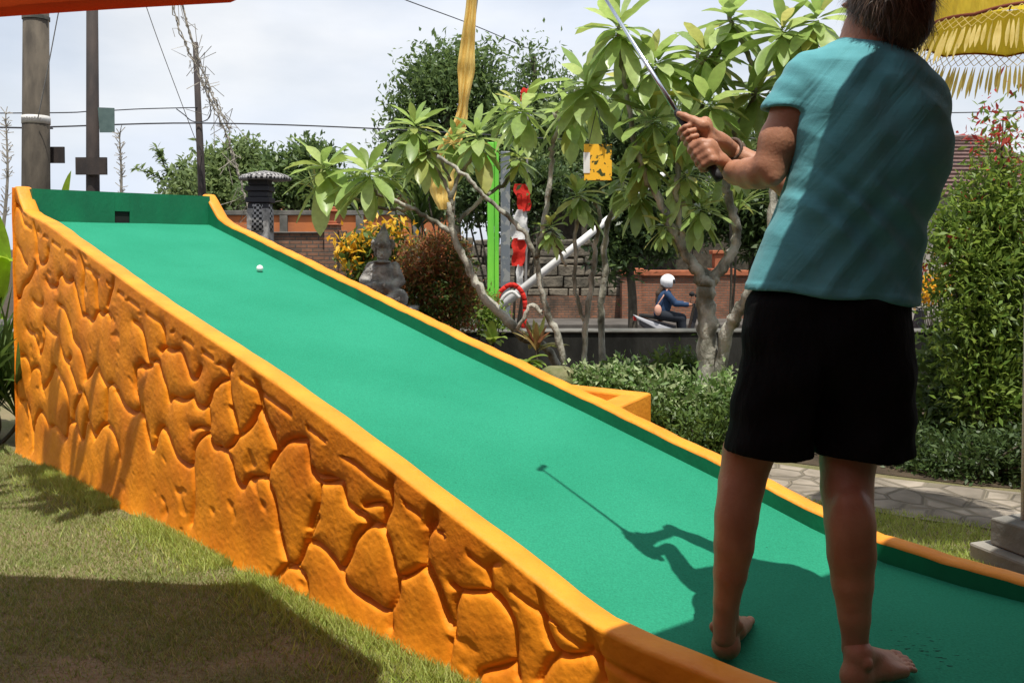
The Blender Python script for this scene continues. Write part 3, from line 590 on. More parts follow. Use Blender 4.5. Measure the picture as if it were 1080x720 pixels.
# houses
def house(label, px0, px1, pyr, pye, Y, tile, wallm, ridge=.25, dep=6):
    x0, x1 = X_(px0, Y), X_(px1, Y); ze = zt_(pye, Y); zr = zt_(pyr, Y)
    r = thing('tiled_house', label, 'house', ((x0 + x1) / 2, Y + dep / 2, LOW))
    b = MB(); b.box((x0 + .4, Y + .4, LOW), (x1 - .4, Y + dep - .4, ze)); b.build('wall', wallm, r)
    b = MB(); w = x1 - x0; rx0 = x0 + w * ridge; rx1 = x1 - w * ridge; ym = Y + dep / 2
    b.add([(x0, Y, ze), (x1, Y, ze), (x1, Y + dep, ze), (x0, Y + dep, ze), (rx0, ym, zr), (rx1, ym, zr)], [(0, 1, 5, 4), (1, 2, 5), (2, 3, 4, 5), (3, 0, 4), (3, 2, 1, 0)])
    rf = b.build('roof', tile, r)
    b = MB(); k = 0
    for t in np.linspace(0, 1, 15)[:-1]:
        a = np.array([x0, Y, ze]) * (1 - t) + np.array([rx0, ym, zr]) * t; c = np.array([x1, Y, ze]) * (1 - t) + np.array([rx1, ym, zr]) * t
        b.tube([a + np.array([0, -.02, .02]), c + np.array([0, -.02, .02])], .045, 5)
    b.tube([(rx0, ym, zr + .05), (rx1, ym, zr + .05)], .12, 6); b.tube([(x0, Y, ze), (rx0, ym, zr + .05)], .1, 6); b.tube([(x1, Y, ze), (rx1, ym, zr + .05)], .1, 6)
    b.build('ridge_tiles', tile, rf)
    wn = MB(); xm = (x0 + x1) / 2; wn.box((xm - .8, Y + .36, ze - 1.6), (xm + .8, Y + .395, ze - .5)); f = wn.build('window', MT['dark_in'], r)
    return r
house('house with hipped pink clay tile roof behind the yellow banner', 398, 486, 182, 214, 34., MT['tile'], MT['house'], .3)
house('low house with pink tiled roof behind the left frangipani leaves', 290, 392, 196, 222, 36., MT['tile'], MT['house'], .3)
house('house with dark brown tiled roof beyond the man\'s right shoulder', 900, 1150, 134, 206, 24., MT['tile_b'], MT['house'], .22)
# open shelter beyond the stone wall
Y = 30.; r = thing('open_shelter', 'dark open shelter with thin roof behind the stone boundary wall', 'shelter', (X_(650, Y), Y, LOW))
b = MB(); b.box((X_(560, Y), Y - 2, zt_(197, Y)), (X_(735, Y), Y + 3, zt_(191, Y))); b.build('roof', MT['cap'], r)
b = MB(); b.box((X_(560, Y), Y + 2.8, LOW), (X_(860, Y), Y + 3, zt_(192, Y))); b.build('back_wall', MT['bark_d'], r)
for px in (566, 612, 722):
    b = MB(); b.box((X_(px, Y) - .1, Y - 1.9, LOW), (X_(px, Y) + .1, Y - 1.7, zt_(197, Y))); b.build('post', MT['bark_d'], r)

# ================================================================= POLES, CABLES, FLAGS
def stem(b, x0, y0, x1, y1, Y, r0, r1, n=12, z0=None):
    a = at(x0, y0, Y); c = at(x1, y1, Y); 
    if z0 is not None: d = (a - c) / (a[2] - c[2]); a = c + d * (z0 - c[2])
    b.tube([a, c], [r0, r1], n); return a
Y = 13.; r = thing('utility_pole', 'thick grey concrete utility pole with white paper band, leftmost behind the ramp', 'pole', (X_(38, Y), Y, LOW))
b = MB(); P0 = at(38, 200, Y); top_ = at(38, -60, Y); b.tube([(P0[0] + .01, Y, LOW), tuple(P0), tuple(top_)], [.205, .19, .165], 20); b.build('pole', MT['pole_c'], r, True)
b = MB(); c = at(38, 127, Y); b.lathe([(.187, -.055), (.1895, -.058), (.1905, .058), (.187, .06)], c, 24); f = b.build('paper_band', MT['white'], r, True)
b = MB()
for k in range(9):
    an = -2.3 + k * .19; cx, cy = c[0] + .1925 * math.cos(an), c[1] + .1925 * math.sin(an); hh = .04 if k % 3 else .055
    b.box((cx - .009, cy - .002, c[2] - hh / 2), (cx + .009, cy + .002, c[2] + hh / 2), rz=an + math.pi / 2)
    if k % 2: b.box((cx - .02, cy - .0025, c[2] - .006), (cx + .02, cy + .0015, c[2] + .006), rz=an + math.pi / 2)
b.build('faded_marks', MT['wire_grey'], f)
b = MB(); c = at(38, 20, Y); b.lathe([(.176, -.02), (.186, -.02), (.186, .03), (.176, .03)], c, 20); b.build('steel_band', MT['cap'], r)
b = MB(); c = at(30, 162, Y); b.box((c[0] - .13, Y + .19, c[2] - .12), (c[0] + .42, Y + .22, c[2] + .12)); b.build('plate', MT['pole_d'], r)
Y = 12.; r = thing('utility_pole', 'dark rusty steel pole with green sheet and crossed plate, second from left', 'pole', (X_(98, Y), Y, LOW))
b = MB(); P0 = at(98, 200, Y); top_ = at(97, -60, Y); b.tube([(P0[0], Y, LOW), tuple(P0), tuple(top_)], [.09, .085, .068], 14); b.build('pole', MT['pole_d'], r, True)
b = MB(); c = at(101, 176, Y); b.box((c[0] - .21, Y - .13, c[2] - .115), (c[0] + .2, Y - .095, c[2] + .115)); b.build('plate', MT['pole_d'], r)
b = MB(); c = at(112, 127, Y); b.box((c[0] - .09, Y - .02, c[2] - .16), (c[0] + .11, Y, c[2] + .16), jit=.012); b.build('green_sheet', MT['sheet'], r)
Y = 20.; r = tag(MB().tube([at(213, 200, Y) * np.array([1, 1, 0]) + np.array([0, 0, LOW]), at(213, 200, Y), at(206, 45, Y)], [.11, .09, .06], 10).build('utility_pole', MT['pole_d'], smooth=True), 'slim dark leaning utility pole beside the tangled vines', 'pole')
def cable(label, pts, Y0, Y1, rad, mat='wire', sag=True):
    n = len(pts); P = [at(x, y, Y0 + (Y1 - Y0) * i / (n - 1)) for i, (x, y) in enumerate(pts)]
    o = MB().tube(spline(P, 6), rad, 5).build('overhead_cable', MT[mat], smooth=True); return tag(o, label, 'cable', 'overhead cables')
cable('long double cable crossing the sky behind the poles at the level of the banner', [(-700, 118), (0, 134.5), (53, 134), (212, 130), (400, 136), (640, 150), (900, 165), (1300, 190)], 14, 24, .016)
cable('thinner parallel cable just above the long one, ending at the slim pole', [(-600, 120), (0, 119.5), (98, 117.5), (150, 115), (212, 113.5)], 16, 20, .012)
cable('looping cable that hangs down from the slim pole and curls back', [(186, 115), (194, 121), (203, 128), (215, 128), (222, 121), (220, 104), (210, 80)], 19.8, 20, .012)
cable('thin cable slanting down steeply from the top to the slim pole', [(145, -20), (165, 38), (190, 105), (214, 168)], 16, 20, .008, 'wire_grey')
cable('cable running from upper middle sky down to the background tree', [(360, -26), (430, 1), (500, 27), (556, 51)], 22, 34, .016)
cable('thin cable descending beside the thick concrete pole', [(70, -25), (62, 12), (50, 75), (40, 125)], 12.2, 12.8, .008, 'wire_grey')
cable('cable above the brown tiled roof behind the man', [(960, 118), (1010, 119), (1100, 116), (1300, 108)], 22, 22, .014)
# hanging dry vines from the cables
for k, (pts, lab) in enumerate([([(176, -25), (187, 25), (203, 62), (222, 105), (238, 140), (246, 165), (258, 205), (265, 232)], 'long tangled dry vine hanging across the slim pole'),
                 ([(184, -25), (196, 22), (212, 70), (224, 100), (243, 138)], 'shorter dry vine hanging beside the long one')]):
    Y = 19.; b = MB(); P = spline([at(x, y, Y) for x, y in pts], 8)
    for q in range(3): b.tube([p + RNG.normal(0, .022, 3) for p in P], .013, 4)
    for i in range(len(P) * 6):
        t = i / (len(P) * 6)
        if random.random() < .01 + .22 * t:
            p = P[int(t * (len(P) - 1))]; b.tube([p, p + RNG.normal(0, .14, 3), p + RNG.normal(0, .22, 3) - np.array([0, 0, .15])], .008, 3)
    tag(b.build('dry_vine', MT['dead']), lab, 'vine')
for px, lab, py0, py1 in ((4, 'dry feathery twig at the far left edge beside the concrete pole', 120, 215), (124, 'thin dry twig rising just behind the ramp backboard', 141, 215)):
    Y = 12.; b = MB(); a = at(px - 2, py1 + 40, Y); c = at(px + 2, py0, Y); P = spline([a, (a + c) / 2 + np.array([.05, 0, 0]), c], 10); b.tube(P, lerpR([.03, .008], len(P)), 4)
    for i in range(90):
        p = P[random.randrange(4, len(P))]; b.tube([p, p + np.array([random.uniform(-.09, .09), random.uniform(-.06, .06), random.uniform(-.02, .12)])], .006, 3)
    tag(b.build('dry_twig', MT['dead']), lab, 'twig')

def ribbon(b, cl, widths, fold=.02, nf=3, n=6, th=0):
    V = []
    for i, p in enumerate(cl):
        w = widths[i]
        for k in range(n + 1):
            u = k / n - .5; V.append(p + np.array([u * w, fold * math.sin(u * nf * 6.28 + i * .25) + .01 * math.sin(i * .9), 0]))
    b.add(V, [(i * (n + 1) + k, i * (n + 1) + k + 1, (i + 1) * (n + 1) + k + 1, (i + 1) * (n + 1) + k) for i in range(len(cl) - 1) for k in range(n)])
# yellow banner
Y = 9.; r = thing('banner', 'tall narrow ochre yellow festival banner on a curved pole rising through the frangipani leaves', 'banner', (X_(478, Y), Y, 0))
pp = spline([at(484, 330, Y), at(478, 230, Y), at(486, 130, Y), at(500, 20, Y), at(510, -60, Y), at(512, -110, Y)], 8); pp[0][2] = 0
b = MB(); b.tube([p + np.array([0, .05, 0]) for p in pp], .012, 6); b.build('pole', MT['bark'], r, True)
cl = spline([at(498, -60, Y), at(497, 0, Y), at(493, 50, Y), at(491, 85, Y), at(486, 125, Y), at(476, 150, Y), at(469, 180, Y), at(467, 200, Y), at(470, 221, Y)], 8)
b = MB(); ribbon(b, cl, lerpR([.03, .10, .14, .18, .09, .17, .25, .27, .27, .14], len(cl)), .035, 2.2, 12); b.build('cloth', MT['yellow_cloth'], r, True)
# red and white streamer
Y = 13.; r = thing('streamer_flag', 'hanging red and white striped streamer flag beside the green post', 'flag', (X_(556, Y), Y, 0))
b = MB(); P0 = at(553, 300, Y); b.tube([(P0[0], Y + .05, 0), tuple(P0 + np.array([.02, .05, 0])), tuple(at(557, 90, Y) + np.array([0, .05, 0]))], [.02, .02, .012], 6); b.build('pole', MT['wire_grey'], r)
segs = [(194, 221, 'red_cloth', 549, 553, .22, .20), (221, 251, 'white_cloth', 549, 545, .18, .33), (251, 279, 'red_cloth', 547, 546, .20, .19), (279, 306, 'white_cloth', 548, 550, .10, .10)]
for y0, y1, mt, xa, xb, wa, wb_ in segs:
    cl = [at(xa + (xb - xa) * t + 1.0 * math.sin(t * 4 + y0), y0 + (y1 + 1.5 - y0) * t, Y) for t in np.linspace(0, 1, 12)]
    b = MB(); ribbon(b, cl, lerpR([wa * .7, wa * 1.15, (wa + wb_) * .42, wb_ * 1.1, wb_ * .8], 12), .03, .9, 12); b.build('red_panel' if mt[0] == 'r' else 'white_panel', MT[mt], r, True)
b = MB(); rr = random.Random(5)
for k in range(26):
    c = at(556 + rr.uniform(-5, 5), 101 + rr.uniform(-6, 6), Y); b.lathe([(.005, -.04), (.04, -.01), (.03, .03), (.005, .045)], c, 5)
b.build('red_tassel', MT['red_cloth'], r)
# green post, grey striped post
Y = 12.; r = tag(MB().box((X_(514, Y), Y, -.1 + LOW), (X_(521, Y), Y + .15, zt_(150, Y))).box((X_(521.3, Y), Y + .03, LOW - .1), (X_(526, Y), Y + .12, zt_(148, Y))).build('green_post', MT['green_post'], bevel=.01), 'bright green painted double post left of the red and white streamer', 'post')
Y = 12.4; b = MB(); x = X_(533, Y); r = thing('slim_post', 'slim grey square post with pale peeling patches beside the green post', 'post', (x, Y, LOW))  # plain grey post, carries no lamp
b.box((x - .065, Y - .06, LOW), (x + .065, Y + .06, zt_(160, Y))); b.build('post', MT['grey_post'], r, bevel=.01)
b = MB(); b.box((x - .12, Y - .12, LOW), (x + .12, Y + .12, LOW + .1)); b.build('base', MT['concrete'], r, bevel=.01)
# raised white barrier pole with red/white ribbon arch
Y = 11.2; r = thing('barrier_pole', 'slanted raised white pole crossing in front of the stone wall', 'barrier', at(520, 330, Y) * np.array([1, 1, 0]) + np.array([0, 0, LOW]))
a = at(517, 333, Y); c = at(700, 183, Y + .4); b = MB(); b.tube([a, c], [.058, .036], 12); b.build('boom', MT['white'], r, True)
b = MB(); b.box((a[0] - .14, Y - .13, LOW), (a[0] + .12, Y + .13, a[2] - .02)); b.build('stand', MT['cap'], r, bevel=.02)
Y = 10.6; r = thing('ribbon_arch', 'small red and white ribbon bow looped over the lower end of the white pole', 'ribbon', at(540, 330, Y) * np.array([1, 1, 0]))
P = spline([at(524, 326, Y), at(527, 309, Y), at(540, 300, Y), at(551, 309, Y), at(554, 326, Y), at(552, 347, Y)], 6)
for k in range(0, len(P) - 3, 3):
    b = MB(); ribbon(b, P[k:k + 4], [.0001] * 4, 0, 1, 1)
    b = MB(); b.tube(P[k:k + 4], [.028] * 4, 8); b.build('red_band' if k < 21 or 1 else 'white_band', MT['red_cloth'], r, True)
b = MB(); P2 = spline([at(526, 328, Y), at(530, 312, Y), at(540, 305, Y), at(548, 311, Y)], 6); b.tube([p - np.array([0, .02, .03]) for p in P2], .022, 8); b.build('white_band', MT['white_cloth'], r, True)
# orange printed sign among the leaves
Y = 6.4; r = thing('hanging_sign', 'orange yellow sign board with dark speckled print among the leaves', 'sign', (X_(630, Y), Y, zt_(190, Y)))
b = MB(); xa, xb = X_(616, Y), X_(645, Y); za, zb = zt_(190, Y), zt_(152, Y); b.box((xa, Y, za), (xb, Y + .04, zb)); b.build('board', MT['signp'], r)
b = MB(); b.box((xa - .006, Y - .004, za + .05), (xa + .04, Y - .001, zb - .06)); b.build('pale_print', MT['white'], r)
b = MB(); b.tube([(xa + .03, Y + .02, zb - .01), ((xa + xb) / 2, Y + .1, zb + .28)], .003, 5); b.tube([(xb - .03, Y + .02, zb - .01), ((xa + xb) / 2, Y + .1, zb + .28)], .003, 5); b.build('cord', MT['wire'], r)

# Balinese shrine with checkered cloth
Y = 14.; x = X_(275, Y); r = thing('shrine', 'dark wooden offering shrine wrapped in black and white checkered cloth above the ramp edge', 'shrine', (x, Y, LOW))
b = MB(); b.box((x - .17, Y - .17, LOW), (x + .17, Y + .17, zt_(220, Y))); b.build('post', MT['statue'], r, bevel=.02)
b = MB()
for k in range(4): b.box((x - .155 - .03 * (k % 2), Y - .155 - .03 * (k % 2), zt_(220 - k * 6, Y)), (x + .155 + .03 * (k % 2), Y + .155 + .03 * (k % 2), zt_(214.5 - k * 6, Y)))
b.box((x - .15, Y - .15, zt_(196, Y)), (x + .15, Y + .15, zt_(186, Y))); b.build('shelf_house', MT['wire'], r, bevel=.01)
b = MB(); b.lathe([(.20, -.42), (.19, -.2), (.175, 0), (.15, .015)], (x, Y, zt_(216, Y)), 16); b.build('checkered_cloth', MT['poleng'], r, True)
u = thing('shrine_umbrella', 'small black and white checkered umbrella over the wooden shrine', 'umbrella', (x + .1, Y - .05, zt_(196, Y)))
b = MB(); cz = zt_(182, Y); b.lathe([(.40, -.12), (.405, -.09), (.36, -.05), (.24, -.01), (.1, .015), (.01, .03)], (x + .08, Y, cz), 20); b.build('canopy', MT['poleng'], u, True)
b = MB(); b.tube([(x + .08, Y, zt_(200, Y)), (x + .08, Y, cz)], .012, 6); b.build('pole', MT['wire'], u)

# ================================================================= STATUE
Y = 7.6; cx = X_(403, Y); k_ = Y / 940
def sp(px, py, dy=0): p = at(px, py, Y); return (p[0], Y + dy, p[2])
S = SDF((cx - .36, Y - .3, .85), (cx + .36, Y + .3, 1.62), .006)
S.ell(sp(403, 303, 0), (.20, .17, .14), .03); S.ell(sp(404, 290, -.02), (.13, .12, .13), .03); S.ell(sp(404, 285), (.14, .1, .08), .03)
S.ell(sp(405, 268, -.03), (.066, .07, .085), .02)
S.chain([(sp(404, 258, -.01), .085), (sp(404, 252, 0), .07), (sp(405, 244, 0), .035), (sp(406, 237, 0), .014)], .012)
for dy_ in (259, 254, 249): S.ell(sp(404, dy_, 0), (.088 - (259 - dy_) * .0035, .085 - (259 - dy_) * .003, .016), .006)
for sx in (-1, 1):
    S.chain([(sp(404 + sx * 16, 282), .05), (sp(404 + sx * 24, 296, -.04), .045), (sp(404 + sx * 12, 303, -.15), .038), (sp(404 + sx * 6, 300, -.18), .035)], .015)
    S.ell(sp(404 + sx * 9, 266, 0), (.02, .03, .04), .01); S.ell(sp(404 + sx * 12, 258, .01), (.03, .02, .05), .01)
    S.chain([(sp(404 + sx * 8, 312, -.05), .09), (sp(404 + sx * 26, 314, -.15), .075), (sp(404 + sx * 8, 318, -.2), .06)], .02)
S.ell(sp(405, 268, -.10), (.014, .025, .018), .01); S.ell(sp(402, 271.5, -.095), (.03, .015, .008), .006); S.ell(sp(404, 276, -.08), (.10, .07, .012), .008)
S.ell(sp(404, 303, -.16), (.055, .05, .05), .01)
V, Q = S.mesh(); V[:, 0] = cx + (V[:, 0] - cx) * .80; V += (.010 * np.abs(noise3(V, 75, 9)) + .007 * np.abs(noise3(V, 140, 10)) - .004)[:, None] * np.array([1, 1, .6])
r = thing('stone_statue', 'seated grey stone guardian statue with pointed crown beside the yellow croton', 'statue', (cx, Y, 0))
link('figure', npmesh(V, Q), MT['statue'], r, True)
b = MB(); b.box((cx - .33, Y - .3, 0), (cx + .33, Y + .3, .12)); b.box((cx - .26, Y - .24, .121), (cx + .26, Y + .24, .74)); b.box((cx - .31, Y - .28, .741), (cx + .31, Y + .28, .865)); b.build('pedestal', MT['statue'], r, bevel=.015)
# ================================================================= VEGETATION
def unit(v): v = np.asarray(v, float); return v / (np.linalg.norm(v) + 1e-9)
def big_leaf(VV, FF, p, d, L, W, droop=.8, fold=.25, ns=8, wide=.58, tw=0., wavy=0.):
    d = unit(d); side = np.cross(d, [0, 0, 1.]);
    if np.linalg.norm(side) < .05: side = np.array([1., 0, 0])
    side = unit(side); up = np.cross(side, d)
    side = side * math.cos(tw) + up * math.sin(tw); b0 = len(VV); st = L / ns; p = np.array(p, float)
    for i in range(ns + 1):
        t = i / ns; w = W * .5 * (math.sin(math.pi * min(1, t ** (math.log(.5) / math.log(wide)))) ** .75 if 0 < t < 1 else 0) + .0015
        up = unit(np.cross(side, d)); wv_ = wavy * W * math.sin(t * 17 + L * 90)
        VV += [p - side * w + up * (w * fold + wv_), p.copy(), p + side * w + up * (w * fold - wv_)]
        d = unit(d + np.array([0, 0, -1.]) * droop * st / L * (1 - abs(d[2]) * .5)); p = p + d * st
    for i in range(ns):
        a = b0 + i * 3; FF += [(a, a + 1, a + 4, a + 3), (a + 1, a + 2, a + 5, a + 4)]
def rosette(VV, FF, c, L, rnd, n=15, tilt=(0, 0), W=.285, lo=-60, hi=62, droop=.6):
    a0 = rnd.uniform(0, 6.28)
    for i in range(n):
        t = (i + .5) / n; el = math.radians(lo + (hi - lo) * t ** 1.2 + rnd.uniform(-10, 10)); az = a0 + i * 2.4 + rnd.uniform(-.25, .25)
        d = np.array([math.cos(az) * math.cos(el) + tilt[0], math.sin(az) * math.cos(el) + tilt[1], math.sin(el)])
        ll = L * rnd.uniform(.6, 1.15) * (1 - .35 * t)
        big_leaf(VV, FF, np.array(c) + np.array([rnd.uniform(-.02, .02), rnd.uniform(-.02, .02), (t - .5) * .09]), d, ll, ll * W * rnd.uniform(.85, 1.15), droop * rnd.uniform(.4, 1.5), rnd.uniform(.15, .45), tw=rnd.uniform(-.25, .25), wavy=.03)
def finish(VV, FF, name, mat, parent, smooth=True):
    return link(name, npmesh(np.array(VV), np.array(FF)), mat, parent, smooth)
def frangipani(label, base, trunks, ros, seed, L0=None):
    rnd = random.Random(seed); r = thing('frangipani_tree', label, 'tree', base, 'frangipani trees')
    b = MB()
    for pts in trunks:
        P = [at(x, y, Y) for x, y, Y, w in pts]; R = [w / 2 * Y / 940 for x, y, Y, w in pts]
        if pts[0][1] > 384: P[0][2] = min(P[0][2], 0); 
        Q = spline(P, 7); rr = lerpR(R, len(Q)); rr = [q * (.88 + .09 * math.sin(i * 1.7 + seed)) for i, q in enumerate(rr)]; Q = [q + RNG.normal(0, .006, 3) for q in Q]
        b.tube(Q, rr, 9)
    b.build('trunk', MT['bark'], r, True)
    VV, FF = [], []
    for x, y, Y, rp in ros: rosette(VV, FF, at(x, y, Y), rp * Y / 940 * 1.25, rnd, n=rnd.randint(24, 31), tilt=(rnd.uniform(-.2, .2), rnd.uniform(-.4, .1)))
    finish(VV, FF, 'crown', MT['leaf_fr'], r)
    return r
Y = 7.2
frangipani('frangipani tree leaning left, its leaf whorls spreading above the statue and yellow banner', gz(608, 392, 0), [
    [(552, 356, Y, 13), (515, 318, Y, 11), (494, 282, Y, 9), (478, 245, Y, 8), (474, 215, Y, 7)],
    [(612, 400, Y + .3, 10), (580, 372, Y + .1, 10), (552, 356, Y, 11)],
    [(480, 248, Y, 7), (455, 232, Y, 6), (430, 218, Y - .1, 5), (400, 205, Y - .2, 4.5), (388, 190, Y - .2, 4)],
    [(430, 220, Y - .1, 4.5), (420, 222, Y, 4), (385, 214, Y, 4), (352, 196, Y, 4), (343, 182, Y, 4)],
    [(474, 218, Y, 6), (482, 190, Y, 5), (498, 165, Y, 4.5), (503, 150, Y, 4)],
    [(478, 222, Y, 5), (468, 190, Y, 4.5), (455, 172, Y, 4), (450, 162, Y, 4)],
    [(475, 190, Y, 4.5), (460, 160, Y, 4), (440, 138, Y, 4)],
    [(482, 235, Y, 5), (505, 212, Y + .1, 5), (530, 195, Y + .2, 4.5), (548, 172, Y + .2, 4)]],
    [(343, 180, Y, 50), (389, 184, Y - .2, 47), (438, 136, Y, 40), (449, 162, Y, 34), (503, 147, Y, 42), (548, 168, Y + .2, 30), (478, 150, Y + .3, 34), (412, 190, Y + .2, 30)], 3)
Y = 6.9
frangipani('slender frangipani with several thin bare stems between the white pole and the mossy rock', gz(600, 395, 0), [
    [(606, 388, Y, 9), (590, 362, Y, 9), (579, 335, Y, 8), (570, 300, Y, 7), (562, 262, Y, 6), (540, 232, Y, 6), (510, 206, Y, 5), (492, 186, Y, 5), (462, 165, Y, 4.5)],
    [(566, 270, Y, 7), (574, 230, Y, 7), (581, 180, Y, 6), (583, 150, Y, 5.5), (592, 130, Y, 5), (586, 118, Y, 4.5), (612, 95, Y, 4)],
    [(618, 395, Y, 8), (617, 350, Y, 7), (624, 300, Y, 7), (628, 260, Y, 6), (632, 225, Y, 5), (626, 212, Y, 4)],
    [(636, 395, Y + .5, 9), (634, 340, Y + .5, 8), (637, 290, Y + .5, 8), (640, 240, Y + .5, 7), (655, 200, Y + .5, 6)],
    [(572, 330, Y, 6), (560, 322, Y, 5), (548, 345, Y, 5)],
    [(597, 280, Y, 4), (590, 262, Y, 4), (583, 246, Y, 4)], [(617, 340, Y, 5), (606, 300, Y, 5), (608, 240, Y, 5), (609, 212, Y, 4)]],
    [(620, 92, Y - .2, 60), (552, 118, Y, 42), (609, 208, Y, 34), (581, 243, Y, 24), (532, 120, Y + .4, 26), (655, 190, Y + .5, 34), (668, 92, Y + .3, 44), (602, 122, Y + .4, 44), ], 8)
Y = 6.4
frangipani('largest frangipani tree, its forked pale trunk beside the scooter rider', gz(752, 412, 0), [
    [(750, 425, Y, 30), (746, 380, Y, 25), (745, 330, Y, 23), (745, 302, Y, 22), (746, 290, Y, 20)],
    [(752, 395, Y, 13), (764, 362, Y - .1, 16), (778, 330, Y - .2, 15), (795, 300, Y - .3, 13), (810, 250, Y - .3, 11), (820, 180, Y - .3, 10), (826, 90, Y - .3, 9), (822, 40, Y - .3, 7)],
    [(742, 297, Y, 17), (728, 275, Y, 13), (712, 250, Y, 11), (698, 215, Y, 10), (682, 188, Y, 9), (672, 160, Y, 7), (664, 120, Y, 6), (655, 60, Y, 5), (652, 25, Y, 4)],
    [(738, 290, Y, 12), (722, 262, Y, 10), (716, 230, Y, 8), (714, 190, Y, 7), (720, 140, Y, 6), (742, 112, Y, 5)],
    [(750, 297, Y, 15), (768, 272, Y, 13), (778, 245, Y, 11), (770, 215, Y, 10), (766, 190, Y, 10), (770, 150, Y, 8), (792, 110, Y, 7), (800, 80, Y, 6)],
    [(800, 80, Y, 6), (780, 40, Y, 6), (765, 5, Y, 5), (755, -20, Y, 4)], [(780, 40, Y, 5), (740, 66, Y, 4), (735, 50, Y, 4)],
    [(716, 215, Y, 6), (735, 212, Y, 5)]],
    [(652, 32, Y, 60), (692, 68, Y, 56), (742, 60, Y, 56), (690, 128, Y, 54), (748, 112, Y - .2, 62), (798, 100, Y, 54), (826, 36, Y - .4, 62), (772, 22, Y, 60), (862, 22, Y - .4, 52), (675, 205, Y + .2, 36),
     (722, 186, Y, 38), (738, 222, Y, 36), (700, 240, Y, 24), (835, 80, Y - .1, 50), (682, 168, Y, 36), (772, 158, Y + .2, 46), ], 13)

def leafcloud(blobs, n, size, up=.4, ar=2.4, shell=.55, sprig=5, seed=1, spread=1.8):
    """leaves grouped on sprigs inside ellipsoid blobs -> verts, quads; each leaf is its own island"""
    r = np.random.default_rng(seed); vol = np.array([np.prod(b[1]) ** .67 for b in blobs]); vol /= vol.sum()
    ns = n // sprig; ib = r.choice(len(blobs), ns, p=vol); C = np.array([b[0] for b in blobs], float)[ib]; Rr = np.array([b[1] for b in blobs], float)[ib]
    d = r.normal(size=(ns, 3)); d /= np.linalg.norm(d, axis=1)[:, None]; rad = shell + (1.05 - shell) * r.random(ns) ** .6
    rad *= 1 + .16 * noise3(d * 1.0 + C, 4.5, seed)
    P = C + d * Rr * rad[:, None]
    P = np.repeat(P, sprig, 0); D = np.repeat(d, sprig, 0); m = len(P)
    P = P + r.normal(size=(m, 3)) * size * spread * .5
    L = D * .7 + r.normal(size=(m, 3)) * .75 + np.array([0, 0, up * .5]); L /= np.linalg.norm(L, axis=1)[:, None]
    Nn = r.normal(size=(m, 3)) * .8 + np.array([0, 0, 1.]) * up * 2; S_ = np.cross(L, Nn); S_ /= (np.linalg.norm(S_, axis=1)[:, None] + 1e-9)
    ll = size * r.uniform(.6, 1.35, m)[:, None]; w = ll / ar
    a = P - L * ll * .5; c = P + L * ll * .5; e = np.cross(S_, L) * w * .25
    V = np.stack([a, P - L * ll * .05 - S_ * w * .5 + e, c, P - L * ll * .05 + S_ * w * .5 + e], 1).reshape(-1, 3)
    return V, np.arange(4 * m).reshape(-1, 4)
def blob(px, py, Y, rx, ry, dy=None): k = Y / 940; return (at(px, py, Y), (rx * k, (dy if dy else rx * k * .9), ry * k))
def plant(name, label, cat, blobs, n, size, mat, base, seed, stems=6, bark='bark_d', stemr=.012, group=None, trunk=None, cname='foliage', extra=(), **kw):
    r = thing(name, label, cat, base, group)
    V, Q = leafcloud(blobs, n, size, seed=seed, **kw)
    mg = [e for e in extra if e[4] == 'red_tip']; extra = [e for e in extra if e[4] != 'red_tip']; n0 = len(Q)
    for k_, (bl, nn, sz, mt, nm) in enumerate(mg):
        v_, q_ = leafcloud(bl, nn, sz, seed=seed + k_, **kw); Q = np.concatenate([Q, q_ + len(V)]); V = np.concatenate([V, v_])
    fo = link(cname, npmesh(V, Q), MT[mat], r)
    if mg: fo.data.materials.append(MT[mg[0][3]]); fo.data.polygons.foreach_set('material_index', (np.arange(len(Q)) >= n0).astype(int))
    for (bl, nn, sz, mt, nm) in extra:
        V, Q = leafcloud(bl, nn, sz, seed=seed + 50, **kw); link(nm, npmesh(V, Q), MT[mt], r)
    b = MB(); rnd = random.Random(seed); base = np.array(base, float)
    if trunk:
        P = spline([base, base + (np.array(blobs[0][0]) - base) * .5 + np.array([.1, 0, 0]), np.array(blobs[0][0])], 5); b.tube(P, lerpR([trunk, trunk * .55], len(P)), 8)
        for bl in blobs: 
            m_ = P[len(P) * 2 // 3]; b.tube(spline([m_, (m_ + bl[0]) / 2 - np.array([0, 0, .1]), np.array(bl[0])], 4), lerpR([trunk * .45, trunk * .12], 9), 6)
    else:
        for k in range(stems):
            bl = blobs[rnd.randrange(len(blobs))]; t = np.array(bl[0]) + np.array([rnd.uniform(-.6, .6) * bl[1][0], rnd.uniform(-.5, .5) * bl[1][1], rnd.uniform(-.2, .8) * bl[1][2]])
            s_ = base + np.array([rnd.uniform(-.06, .06), rnd.uniform(-.06, .06), 0]); b.tube(spline([s_, (s_ + t) / 2 + RNG.normal(0, .03, 3), t], 4), lerpR([stemr, stemr * .4], 9), 5)
    b.build('trunk' if trunk else 'stem', MT[bark], r, True)
    return r
